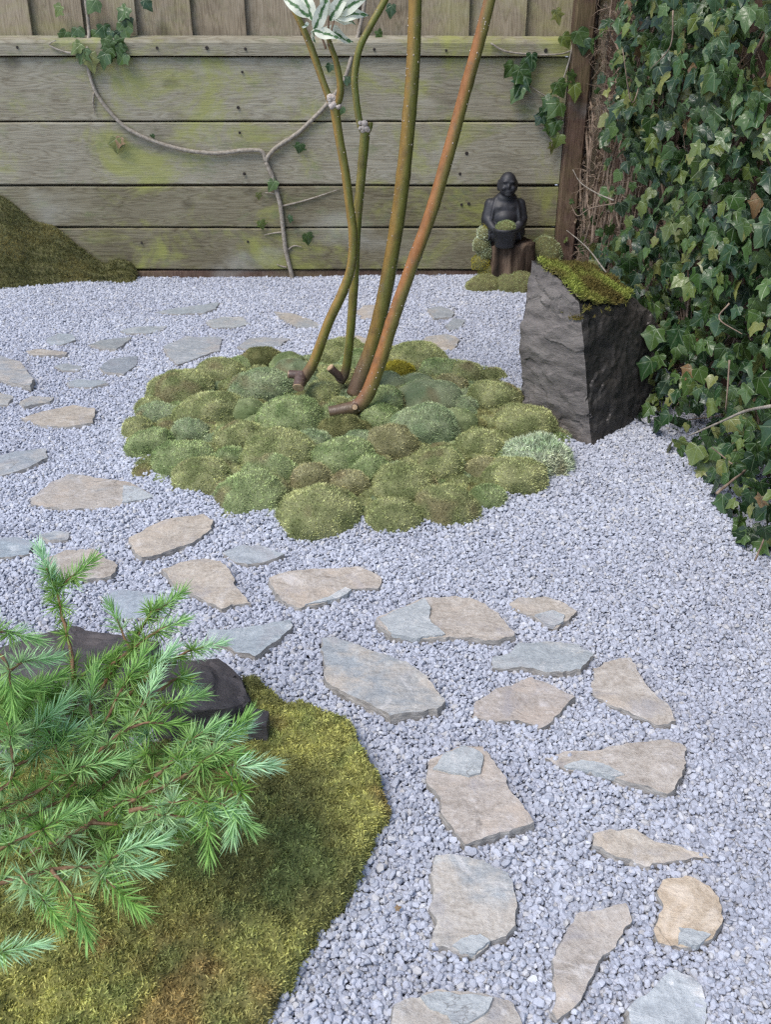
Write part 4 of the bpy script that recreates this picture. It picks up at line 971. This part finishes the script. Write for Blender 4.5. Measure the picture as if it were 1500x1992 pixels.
def score(e):
    p = e[0].translation; q = proj(np.array(p)); vis = -20 < q[0] < 1515 and -20 < q[1] < 2000
    out = (np.array(p[:2])-WA) @ WN
    return (vis, out-.25*bulge(float((np.array(p[:2])-WA) @ WD), p[2])*1.0+.35*e[3])
cand.sort(key=score, reverse=True)
for m, sh, c, _ in cand[:285]: obj('leaf', ivy_mesh(sh, c), None, ivy, m)
extra = [(V(1358, 868, 2.05), .07, 3), (V(1468, 985, 1.86), .075, 1), (V(1492, 1050, 1.72), .085, 2), (V(1455, 820, 2.0), .09, 2), (V(1278, 640, 2.42), .085, 2), (V(1268, 702, 2.38), .085, 1), (V(1430, 690, 2.1), .10, 2), (V(1345, 650, 2.25), .09, 2), (V(1322, 640, 2.3), .09, 1), (V(1300, 740, 2.3), .08, 5), (V(1478, 590, 2.05), .07, 3), (V(1482, 385, 2.15), .075, 6), (V(1285, 690, 2.36), .07, 2), (V(1440, 900, 1.95), .075, 2), (V(1400, 915, 2.0), .05, 1)]
for p, sz, c in extra:
    sz *= .68
    nrm = Vector((WN[0]+rnd.gauss(0, .25), WN[1]-.5+rnd.gauss(0, .25), .6)); y = Vector((rnd.gauss(-.2, .35), rnd.gauss(0, .3), -1)).normalized(); x = y.cross(nrm).normalized(); zz = x.cross(y)
    obj('leaf', ivy_mesh(rnd.randrange(12), c), None, ivy, Matrix.Translation(Vector(p)) @ Matrix((x, y, zz)).transposed().to_4x4() @ Matrix.Scale(sz, 4))
rest = [e[:3] for e in cand[285:]]
for _ in range(700):                          # above and beside the picture
    s, z = (rnd.uniform(.2, WL), rnd.uniform(1.1, 1.62)) if rnd.random() < .5 else (rnd.uniform(2.1, WL), rnd.uniform(0, 1.4))
    e = ivy_leaf_at(s, z, rnd.uniform(.3, 1)); rest.append(e[:3])
leaf_mass('leaf_mass', rest, ivy)
# stems and dead tangle on the boards
ps = []
for k in range(70):
    s, z = rnd.uniform(.02, 2.1), rnd.uniform(0, .3); P = []; ds = rnd.uniform(-.04, .04); L = rnd.randint(6, 11)
    for i in range(L):
        P.append(wpt(s, z, .012+.5*rnd.random()*bulge(min(max(s, 0), 2.2), z))); s += ds+rnd.gauss(0, .025); z += rnd.uniform(.05, .14); s = max(s, .0)
    c = crom(np.array(P), 4); r0 = rnd.choice([.0016, .002, .0025, .003, .0045, .006]); vv, ff, _ = tube(c, np.linspace(r0, r0*.5, len(c)), 5); ps.append((vv, ff))
vv, ff = join(ps); obj('stems', mesh(vv, ff), M['twig'], ivy, kind='stuff')
ps = []
for k in range(1500):                          # dry twiglets and rootlets
    s = abs(rnd.gauss(.35, .35)) if k < 1000 else rnd.uniform(0, 2.1); z = rnd.uniform(.0, 1.1); b_ = bulge(s, z); p = wpt(s, z, rnd.uniform(.0, .55)*b_+.008); d = np.array([rnd.gauss(0, 1), rnd.gauss(0, 1), rnd.gauss(0, 1.3)]); d /= np.linalg.norm(d); L = rnd.uniform(.02, .07)
    c = np.array([p, p+d*L*.5+np.array([rnd.gauss(0, .006) for _ in range(3)]), p+d*L]); vv, ff, _ = tube(c, [.0014, .001, .0005], 4, cap=False); ps.append((vv, ff))
vv, ff = join(ps); obj('dry_twigs', mesh(vv, ff), M['twig'], ivy, kind='stuff')
dead = []
for k in range(420):
    s = abs(rnd.gauss(.30, .32)) if k < 270 else rnd.uniform(0, 2.1); z = rnd.uniform(0, 1.1); m, sh, c, _ = ivy_leaf_at(s, z, rnd.uniform(.05, .45), .5); dead.append((m @ Matrix.Diagonal((rnd.uniform(.4, 1), 1, 2.2, 1)), sh, 7))
leaf_mass('dead_leaves', dead, ivy)
# long bare runners reaching out of the ivy
for i, pts in enumerate([[(1195,390,3.0),(1160,375,3.05),(1130,355,3.1),(1115,330,3.12)],[(1200,395,3.0),(1150,405,3.05),(1125,420,3.08),(1112,400,3.1)],[(1180,530,2.75),(1150,490,2.85),(1130,470,2.9),(1103,448,2.95)],
                         [(1500,790,1.75),(1450,800,1.85),(1400,822,1.92),(1340,848,2.0)],[(1440,915,1.9),(1410,890,1.95),(1385,870,1.98)],[(1395,960,1.82),(1425,935,1.86),(1455,905,1.9),(1462,830,1.95)],
                         [(1255,130,2.95),(1230,200,2.9),(1212,95,2.9)],[(1310,20,2.6),(1305,90,2.6),(1265,135,2.65)],[(1420,590,2.1),(1400,620,2.1),(1445,650,2.05)],[(1470,1090,1.62),(1490,1040,1.7),(1496,1000,1.75)],[(1420,700,2.0),(1416,760,1.98),(1412,800,1.98)]]):
    c = crom(np.array([V(px, py, Y) for px, py, Y in pts]), 5); vv, ff, _ = tube(c, np.linspace(.0036, .0018, len(c)) if i in (3, 5) else np.linspace(.0023, .0011, len(c)), 6, .0005, i); obj('runner', mesh(vv, ff), M['vine' if i in (0, 2, 3) else 'twig'], ivy)

# ---- the bare ivy vine trained over the back fence
vine = thing('climbing_vine', 'bare pale ivy vine curving over the back fence boards from the gravel', 'vine', (float(V(570, 545, FY)[0]), FY-.01, .0))
def vstem(pts, r0, r1, name='stem', off=.010, n=6, parent=vine):
    P = []
    for px, py in pts:
        Y = FY-off if py > 108 else (yb-off if py > 74 else FY+.045-off)
        P.append(V(px, py, Y))
    c = crom(np.array(P), n); vv, ff, _ = tube(c, np.linspace(r0, r1, len(c)), 8, .0012, len(pts)); return obj(name, mesh(vv, ff), M['vine'], parent)
vstem([(572,556),(566,530),(556,488),(551,450),(546,405),(538,372),(530,345),(517,315)], .0085, .0085)
vstem([(517,315),(508,294),(470,293),(420,298),(360,292),(300,275),(250,252),(215,220),(185,178),(170,130),(168,104),(172,60),(166,0),(160,-60)], .0078, .006)
vstem([(517,315),(522,303),(540,285),(575,262),(605,235),(640,198),(668,158),(682,118),(698,60),(708,15),(714,-50)], .0082, .0065)
for pts in [[(538,378),(528,376),(516,375)],[(552,452),(535,453),(514,457)],[(560,486),(572,478),(588,481)],[(557,520),(548,518),(538,514)],[(545,402),(600,388),(660,368)],[(182,180),(180,200),(184,222)],[(168,105),(130,102),(95,88),(108,78)]]:
    vstem(pts, .004, .0015, 'twig', .006, 4)
def vleaf(px, py, size, c, parent, Yo=None, dx=None):
    Y = (FY-.02 if py > 108 else (yb-.018 if py > 74 else FY+.025)) if Yo is None else Yo
    p = V(px, py, Y); nrm = Vector((rnd.gauss(0, .3), -1, rnd.uniform(0, .7))); y = Vector((rnd.gauss(0, .6) if dx is None else dx, rnd.gauss(0, .15), -1)).normalized(); x = y.cross(nrm).normalized(); zz = x.cross(y)
    return obj('leaf', ivy_mesh(rnd.randrange(12), c), None, parent, Matrix.Translation(Vector(p)) @ Matrix((x, y, zz)).transposed().to_4x4() @ Matrix.Scale(size, 4))
for px, py, sz, c in [(128,62,.05,2),(140,70,.06,2),(150,55,.05,0),(155,85,.05,3),(165,95,.06,2),(172,105,.065,4),(190,62,.055,2),(200,50,.06,0),(205,75,.055,2),(215,60,.05,1),(222,78,.055,2),(230,85,.05,0),(240,45,.06,2),(246,15,.055,2),(250,35,.045,1),(210,95,.05,2),(205,105,.055,0),(245,105,.05,2),(185,0,.055,2),(118,12,.045,3),(160,92,.05,2),(232,62,.05,5),(280,0,.045,1),
                      (225,270,.055,4),(234,268,.04,6),(585,280,.04,0),(535,352,.05,2),(507,430,.036,3),(503,375,.028,4),(596,455,.048,2),(566,420,.03,1),(665,208,.035,0),(675,150,.03,1),(643,125,.03,1),(294,262,.02,0),(735,60,.035,2),(762,10,.045,1)]:
    vleaf(px, py, sz, c, vine)
sprig = thing('ivy_sprig', 'small ivy sprig hanging on the back fence beside the corner post', 'ivy', (float(V(1060, 200, FY)[0]), FY-.02, fz(230)))
for px, py, sz, c in [(1010,135,.07,0),(1022,150,.075,1),(1000,125,.055,2),(1030,118,.055,0),(1014,170,.065,2),(1035,105,.05,1),(1085,160,.06,2),(1075,190,.055,0),(1090,200,.065,2),(1062,210,.05,1),(1085,235,.055,0),(1070,228,.05,2),(1090,262,.05,3),(1075,278,.04,4),(1110,140,.05,2),(1118,165,.06,3),(1055,225,.04,5),(1095,70,.05,3),(1082,20,.05,4),(1125,60,.06,2),(1140,75,.055,1),(1068,240,.05,2)]:
    vleaf(px, py, sz, c, sprig, FY-.03-.03*(px > 1080))
vstem([(955,84),(985,100),(1040,106),(1090,105),(1118,96)], .0035, .0025, 'stem', .008, 5, sprig); vstem([(1118,60),(1110,110),(1095,160),(1085,200),(1078,250),(1074,285)], .0035, .002, 'stem', .03, 5, sprig); vstem([(1090,200),(1050,180),(1010,150)], .0025, .0018, 'stem', .01, 5, sprig)

# ------------------------------------------------------------------ statue, bowl moss, stump, mosses by the fence
YS = FY-.115
sb = V(979, 470, YS); sc0 = .255/.245
statue = thing('statue', 'small black stone statue of a seated laughing bald figure holding a bowl', 'statue', sb)
def blob(parts, vox, name, mat, parent, origin, scale, smooth_it=4):
    b = bmesh.new()
    for c, r_ in parts:
        bmesh.ops.create_icosphere(b, subdivisions=3, radius=1, matrix=Matrix.Translation(Vector(c)) @ Matrix.Diagonal((*r_, 1)))
    me = bpy.data.meshes.new('tmp'); b.to_mesh(me); b.free(); o = bpy.data.objects.new('tmp', me); COL.objects.link(o)
    m = o.modifiers.new('r', 'REMESH'); m.mode = 'VOXEL'; m.voxel_size = vox; m2 = o.modifiers.new('s', 'SMOOTH'); m2.factor = .5; m2.iterations = smooth_it
    dg = bpy.context.evaluated_depsgraph_get(); nm = bpy.data.meshes.new_from_object(o.evaluated_get(dg)); bpy.data.objects.remove(o); bpy.data.meshes.remove(me)
    nm.materials.clear(); nm.materials.append(mat); nm.polygons.foreach_set('use_smooth', [True]*len(nm.polygons))
    return obj(name, nm, None, parent, Matrix.Translation(Vector([float(q) for q in origin])) @ Matrix.Scale(scale, 4))
def chain(pts, n=6):
    out = []
    for (a, ra), (b, rb) in zip(pts[:-1], pts[1:]):
        for k in range(n):
            t = k/n; out.append((tuple(np.array(a)*(1-t)+np.array(b)*t), tuple([ra*(1-t)+rb*t]*3)))
    out.append((pts[-1][0], (pts[-1][1],)*3)); return out
BODY = [((0, .006, .078), (.083, .052, .080)), ((0, 0, .034), (.078, .056, .042)), ((0, .006, .122), (.060, .042, .042)), ((0, -.022, .085), (.044, .036, .036)), ((-.018, -.024, .124), (.022, .015, .012)), ((.018, -.024, .124), (.022, .015, .012)),
        ((.002, .0, .150), (.040, .030, .026)), ((.004, -.010, .204), (.0310, .032, .0385)), ((.004, -.018, .186), (.0305, .026, .024)), ((0, .004, .108), (.070, .046, .052)), ((-.011, -.038, .192), (.010, .008, .008)), ((.019, -.038, .192), (.010, .008, .008)), ((.004, -.043, .198), (.0050, .006, .0080)),
        ((-.008, -.038, .213), (.011, .005, .0035)), ((.016, -.038, .213), (.011, .005, .0035)), ((.004, -.042, .180), (.013, .005, .003)), ((.004, -.038, .170), (.014, .009, .007)), ((-.0275, -.002, .195), (.0055, .009, .020)), ((.0355, -.002, .195), (.0055, .009, .020))]
BODY += chain([((-.052, .004, .130), .021), ((-.061, -.010, .085), .021), ((-.046, -.040, .062), .015), ((-.036, -.060, .054), .011)])+chain([((.052, .004, .130), .021), ((.061, -.010, .085), .021), ((.046, -.040, .062), .015), ((.036, -.060, .054), .011)])
BODY += chain([((-.034, -.010, .150), .007), ((-.044, -.030, .120), .005), ((-.050, -.040, .085), .0045), ((-.056, -.042, .02), .005)])+chain([((.034, -.010, .150), .007), ((.044, -.030, .120), .005), ((.050, -.040, .085), .0045), ((.056, -.042, .02), .005)])
blob(BODY, .0034, 'body', M['statue'], statue, sb, sc0, 2)
prof = [(.0, .0), (.033, .0), (.036, .006), (.0415, .058), (.045, .060), (.046, .066), (.044, .070), (.039, .069), (.036, .055), (.0, .050)]; nb_ = 28
vs = [(r_*math.cos(2*math.pi*k/nb_), r_*math.sin(2*math.pi*k/nb_), z) for r_, z in prof for k in range(nb_)]; fs = [(j*nb_+k, j*nb_+(k+1) % nb_, j*nb_+nb_+(k+1) % nb_, j*nb_+nb_+k) for j in range(len(prof)-1) for k in range(nb_)]
bo = np.array(sb)+np.array([-.002, -.064*sc0, -.004]); obj('bowl', mesh(np.array(vs)*np.array([1, .9, 1])+bo, fs), M['statue'], statue)
def tuft_thing(name, label, cat, c, rx, ry, rz, tone, L, W, dens_, seed, group=None):
    vv, ff = cushion_geo(np.array(c), rx, ry, rz, rnd.uniform(-.4, .4), seed, 30, 14); o = tag(obj(name, mesh(vv, ff), M['mossbed']), label, cat, group)
    tr = tris_of(ff); P, N = sample(vv, tr, int(area(vv, tr)*dens_)); N = np.where((N*(P-np.array(c))).sum(1)[:, None] < 0, -N, N); fuzz('moss_fuzz', P, N+np.array([0, 0, .3]), tone, L, W, o, seed, 1, .6); return o
tuft_thing('moss_ball', 'round green moss ball in the bowl of the statue', 'moss', bo+np.array([0, 0, .064]), .036, .032, .030, 'green', .006, .0016, 260000, 11)
# stump
st0 = V(990, 530, YS-.01); ht = float(sb[2])-0.0; nS, nZ = 56, 22; vs = []
for j in range(nZ+1):
    for i in range(nS):
        a = 2*math.pi*i/nS; t = j/nZ; ca = np.array([math.cos(a)*2.2, math.sin(a)*2.2, t*.5]); r_ = 1+.16*float(fbm(ca, 1.3, 2, 3))+.13*float(vn(ca*np.array([1, 1, .4]), 4.5, 5))-.10*abs(float(vn(ca*np.array([1, 1, .3]), 8, 7))); r_ *= 1.05-.14*t+.10*(1-t)**3
        vs.append((st0[0]+.092*r_*math.cos(a), YS-.005+.075*r_*math.sin(a), -.03+(ht+.03)*t+(.012*float(vn(ca, 2.5, 9)) if j > nZ-4 else 0)))
vs.append((st0[0], YS, ht)); fs = [(j*nS+i, j*nS+(i+1) % nS, j*nS+nS+(i+1) % nS, j*nS+nS+i) for j in range(nZ) for i in range(nS)]+[(nZ*nS+i, nZ*nS+(i+1) % nS, len(vs)-1) for i in range(nS)]
tag(obj('tree_stump', mesh(np.array(vs), fs), M['stump']), 'rotten brown tree stump carrying the black statue', 'stump')
mc = thing('moss_column', 'pale yellow-green moss clump growing up the left side of the stump', 'moss', V(950, 530, YS-.03))
for i, (px, py, r_) in enumerate([(944,455,.030),(938,478,.034),(945,492,.030),(936,512,.036),(948,528,.036),(952,440,.020)]):
    c = V(px, py, YS-.015); vv, ff = cushion_geo(c, r_, r_*.8, r_*1.0, 0, 500+i, 20, 10); o = obj('moss_clump', mesh(vv, ff), M['mossbed'], mc); tr = tris_of(ff); P, N = sample(vv, tr, int(area(vv, tr)*150000)); N = np.where((N*(P-c)).sum(1)[:, None] < 0, -N, N); fuzz('moss_fuzz', P, N, 'pale' if i < 3 else 'gold', .007, .002, o, 510+i, 1, .7, .4)
for px, py, hw, rz, tone, lab in [(945,552,.075,.050,'olive','low dark moss cushion at the left foot of the stump'),(1002,550,.085,.070,'green','larger green moss cushion in front of the stump, beside the boulder'),(1058,495,.075,.125,'blue','blue-green moss-covered hump between the stump and the corner post')]:
    c = V(px, py, YS-.06 if py > 520 else FY-.075); c[2] = max(c[2]-.02, .0) if py > 520 else .05; tuft_thing('moss_cushion', lab, 'moss', c, hw, hw*.75, rz, tone, .006, .0018, 130000, int(px))

# ------------------------------------------------------------------ the larch
larch = thing('larch', 'bright green weeping larch with needle tufts in the lower left foreground', 'larch', G(-170, 1760))
def needle(p, d, L, w, side, curve, shade):
    d = d/np.linalg.norm(d); s_ = np.cross(d, side); s_ /= np.linalg.norm(s_)+1e-9; m = p+d*L*.55+curve*L*.10; e = p+d*L+curve*L*.32
    return [p-s_*w*.35, p+s_*w*.35, m+s_*w*.5, m-s_*w*.5, e], shade
def needle_mesh(items):
    vs, cs = [], []
    for q, sh in items: vs += q; cs += [sh*np.array([.9, .92, .8]), sh*np.array([.9, .92, .8]), sh, sh, sh*np.array([1.12, 1.08, 1.15])]
    n = len(items); k = np.arange(n)[:, None]*5; f_ = np.vstack([k+np.array([0, 1, 2]), k+np.array([0, 2, 3]), k+np.array([3, 2, 4])])
    me = mesh(np.array(vs), f_, 'needle_tuft', smooth=False, col=np.array(cs)); me.materials.append(M['needle']); return me
TUF, SHO = [], []
for k in range(9):
    r_ = np.random.default_rng(k+900); it = []
    for i in range(46):
        th, po = r_.uniform(0, 6.283), math.acos(r_.uniform(-.12, 1)); d = np.array([math.sin(po)*math.cos(th), math.sin(po)*math.sin(th), math.cos(po)])
        it.append(needle(np.array([d[0]*.001, d[1]*.001, .0]), d, r_.uniform(.018, .025), .0014, r_.normal(0, 1, 3), r_.normal(0, .35, 3)+np.array([0, 0, .25]), r_.uniform(.8, 1.2)*np.ones(3)))
    TUF.append(needle_mesh(it))
for k in range(5):
    r_ = np.random.default_rng(k+950); it = []; Ls = r_.uniform(.045, .06)
    for i in range(110):
        t = i/110; th = i*2.4+r_.normal(0, .3); po = 1.15-.75*t+r_.normal(0, .15); d = np.array([math.sin(po)*math.cos(th), math.sin(po)*math.sin(th), math.cos(po)])
        it.append(needle(np.array([0, 0, t*Ls]), d, r_.uniform(.021, .030)*(1-.2*t), .0014, r_.normal(0, 1, 3), np.array([0, 0, .5])+r_.normal(0, .2, 3), r_.uniform(.95, 1.35)*np.array([1.0, 1.05, 1.2])))
    SHO.append(needle_mesh(it))
BR = [([(150,1500),(146,1404),(141,1296),(126,1224),(114,1165),(107,1135)], 1.30, 1.33, 1), ([(112,1160),(98,1125),(88,1105)], 1.33, 1.32, 1), ([(112,1155),(132,1128),(150,1112)], 1.33, 1.34, 1),
 ([(150,1420),(200,1335),(252,1262),(288,1200),(297,1185)], 1.30, 1.40, 1), ([(292,1195),(312,1185),(328,1172)], 1.39, 1.41, 1), ([(185,1320),(240,1275),(300,1232),(330,1216)], 1.33, 1.36, 1), ([(252,1262),(240,1235),(228,1205)], 1.38, 1.38, 1),
 ([(200,1400),(290,1315),(350,1275),(395,1258)], 1.30, 1.36, 1), ([(250,1400),(310,1345),(345,1320),(362,1325)], 1.28, 1.34, 1), ([(100,1560),(187,1430),(235,1345),(262,1300)], 1.20, 1.26, 1), ([(235,1345),(275,1315),(305,1292)], 1.25, 1.28, 1),
 ([(150,1520),(240,1425),(310,1378),(352,1362)], 1.18, 1.24, 1), ([(120,1560),(200,1455),(270,1410),(318,1408)], 1.17, 1.20, 1), ([(60,1660),(180,1600),(300,1510),(390,1460),(440,1432)], 1.10, 1.20, 1), ([(390,1460),(425,1448),(455,1420)], 1.19, 1.20, 1),
 ([(250,1560),(350,1515),(430,1490),(480,1488)], 1.12, 1.16, 1), ([(350,1515),(410,1470),(440,1465)], 1.13, 1.15, 1), ([(250,1580),(340,1560),(420,1560),(452,1578)], 1.10, 1.12, 1), ([(380,1560),(402,1590),(405,1612)], 1.11, 1.10, 1), ([(440,1500),(465,1535),(462,1570)], 1.14, 1.12, 1),
 ([(-60,1745),(0,1718),(100,1692),(192,1685),(248,1686)], 1.00, 1.05, 1), ([(192,1685),(235,1660),(262,1650)], 1.04, 1.05, 1), ([(-60,1690),(20,1640),(85,1612),(118,1590)], 1.03, 1.08, 1), ([(-70,1300),(-30,1245),(10,1228),(42,1235)], 1.10, 1.13, 1), ([(-60,1330),(-10,1275),(15,1300),(22,1340)], 1.08, 1.09, 1),
 ([(-70,1440),(0,1360),(35,1345)], 1.10, 1.13, 1), ([(-60,1450),(10,1440),(60,1425),(95,1392)], 1.14, 1.18, 1), ([(-40,1560),(18,1520),(22,1450),(12,1405)], 1.12, 1.12, 1), ([(-40,1600),(60,1545),(130,1505),(185,1485)], 1.14, 1.17, 1), ([(-60,1870),(-10,1855),(25,1848)], .98, 1.0, 1),
 ([(100,1692),(135,1735),(150,1775)], 1.02, 1.01, 1), ([(40,1705),(80,1750),(95,1765)], 1.01, 1.0, 1), ([(180,1688),(205,1712),(222,1728)], 1.04, 1.03, 1), ([(60,1640),(160,1565),(225,1505),(255,1460)], 1.18, 1.22, 1), ([(-60,1520),(40,1485),(100,1440),(140,1425)], 1.16, 1.2, 1), ([(180,1600),(260,1605),(320,1590)], 1.12, 1.14, 1), ([(320,1500),(360,1450),(395,1425)], 1.15, 1.18, 1), ([(300,1510),(345,1480),(395,1478)], 1.13, 1.15, 1), ([(300,1580),(350,1590),(385,1585)], 1.10, 1.11, 1), ([(240,1425),(275,1375),(290,1345)], 1.2, 1.23, 1), ([(187,1430),(175,1380),(178,1340)], 1.22, 1.25, 1), ([(130,1505),(105,1450),(95,1420)], 1.17, 1.18, 1), ([(-60,1620),(30,1600),(110,1560),(180,1545)], 1.16, 1.2, 1), ([(-60,1340),(20,1390),(60,1400)], 1.2, 1.24, 1), ([(-60,1400),(-10,1330),(40,1290),(72,1282)], 1.16, 1.2, 1), ([(-60,1500),(0,1430),(60,1350),(85,1330)], 1.2, 1.25, 1), ([(146,1404),(120,1370),(90,1350)], 1.29, 1.27, 1), ([(-100,1560),(-180,1500),(-260,1440),(-310,1420)], 1.12, 1.2, 1), ([(-95,1450),(-170,1380),(-230,1320),(-250,1290)], 1.12, 1.2, 1), ([(-85,1330),(-120,1260),(-160,1215)], 1.1, 1.15, 1), ([(-80,1310),(-70,1240),(-85,1190)], 1.1, 1.12, 1), ([(-120,1650),(-210,1610),(-300,1590)], 1.08, 1.12, 1), ([(-110,1600),(-190,1560),(-240,1540)], 1.05, 1.0, 1), ([(-130,1690),(-180,1720),(-240,1730)], 1.05, 1.05, 1), ([(-95,1480),(-140,1430),(-150,1380)], 1.1, 1.02, 1), ([(141,1330),(170,1305),(190,1290)], 1.31, 1.33, 1)]
tufts = []
for bi, (pts, t0, t1, _) in enumerate(BR):
    P = np.array([D(px, py, t0+(t1-t0)*i/(len(pts)-1)) for i, (px, py) in enumerate(pts)]); c = crom(P, 8); c = c+.0015*np.stack([vn(c, 70, 2), vn(c, 70, 3), vn(c, 70, 4)], 1)
    s_ = np.concatenate([[0], np.cumsum(np.linalg.norm(np.diff(c, axis=0), axis=1))]); r0 = .0016+.011*s_[-1]
    vv, ff, _ = tube(c, np.linspace(min(r0, .0042), .0011, len(c)), 7, .0006, bi); obj('branch', mesh(vv, ff), M['larchwood'], larch)
    L = s_[-1]; k = 0; x = .010 if L > .1 else .012
    d_end = c[-1]-c[-3]; d_end /= np.linalg.norm(d_end)
    while x < L-.006:
        p = np.array([np.interp(x, s_, c[:, j]) for j in range(3)]); tdir = np.array([np.interp(min(x+.004, L), s_, c[:, j]) for j in range(3)])-p; tdir /= np.linalg.norm(tdir)+1e-9
        a = np.cross(tdir, [0, 0, 1.0]); a /= np.linalg.norm(a)+1e-9; b = np.cross(a, tdir); w = k*2.4+bi
        d = a*math.cos(w)+b*math.sin(w)+tdir*.1+np.array([0, -.35, .45])
        tufts.append((0, p, d, rnd.uniform(.85, 1.2))); x += rnd.uniform(.0150, .022); k += 1
    tufts.append((1, c[-1]-d_end*.02, d_end+np.array([0, 0, -.05]), rnd.uniform(.85, 1.08)))
for _ in range(95):                           # short spurs filling the inside of the bush
    px, py = rnd.uniform(-60, 380), rnd.uniform(1330, 1700)
    if py < 1330+.0012*(px-60)**2*.9 or px > 470-.55*abs(py-1500) or (py > 1640 and px > 60): continue
    tufts.append((0, D(px, py, rnd.uniform(1.16, 1.30)), np.array([rnd.gauss(0, .6), -.45, rnd.uniform(.2, 1)]), rnd.uniform(.9, 1.2)))
tufts = [t for t in tufts if t[0] or rnd.random() > .08]
tufts.sort(key=lambda t: (-t[0], float(proj(t[1])[2])))
rv, rf, rc, ro = [], [], [], 0
for i, (kind, p, d, sc) in enumerate(tufts):
    me = (SHO if kind else TUF)[rnd.randrange(5 if kind else 9)]; mm = Matrix.Translation(Vector([float(v_) for v_ in p])) @ basis(d, rnd.uniform(0, 6.283)) @ Matrix.Scale(sc, 4)
    if i < 300: obj('needle_shoot' if kind else 'needle_tuft', me, None, larch, mm)
    else:
        A = np.array(mm); co = np.empty(len(me.vertices)*3, np.float32); me.vertices.foreach_get('co', co); co = co.reshape(-1, 3); cl = np.empty(len(me.vertices)*4, np.float32); me.attributes['col'].data.foreach_get('color', cl)
        fi = np.empty(len(me.loops), np.int32); me.loops.foreach_get('vertex_index', fi); rv.append(co @ A[:3, :3].T+A[:3, 3]); rf.append(fi.reshape(-1, 3)+ro); ro += len(co); rc.append(cl.reshape(-1, 4)[:, :3]*rnd.uniform(.75, 1.1))
if rv: obj('needle_mass', mesh(np.vstack(rv), np.vstack(rf), smooth=False, col=np.vstack(rc)), M['needle'], larch, kind='stuff')
tp = crom(np.array([G(-170, 1760, -.02), D(-130, 1690, 1.08), D(-100, 1560, 1.12), D(-90, 1430, 1.12), D(-80, 1310, 1.10)]), 6); vv, ff, _ = tube(tp, np.linspace(.011, .004, len(tp)), 10, .001, 5); obj('trunk', mesh(vv, ff), M['larchwood'], larch)
p = G(770, 1768, .006); tag(obj('leaf_scrap', ivy_mesh(3, 6), None, None, aim(p, (1, .3, .2), (.3, -.2, 1), .008)), 'tiny red-brown leaf scrap lying on the gravel near the moss carpet', 'leaf scrap')
print('gravel chips', ng_, 'tufts', len(tufts), 'cushions', len(EL))
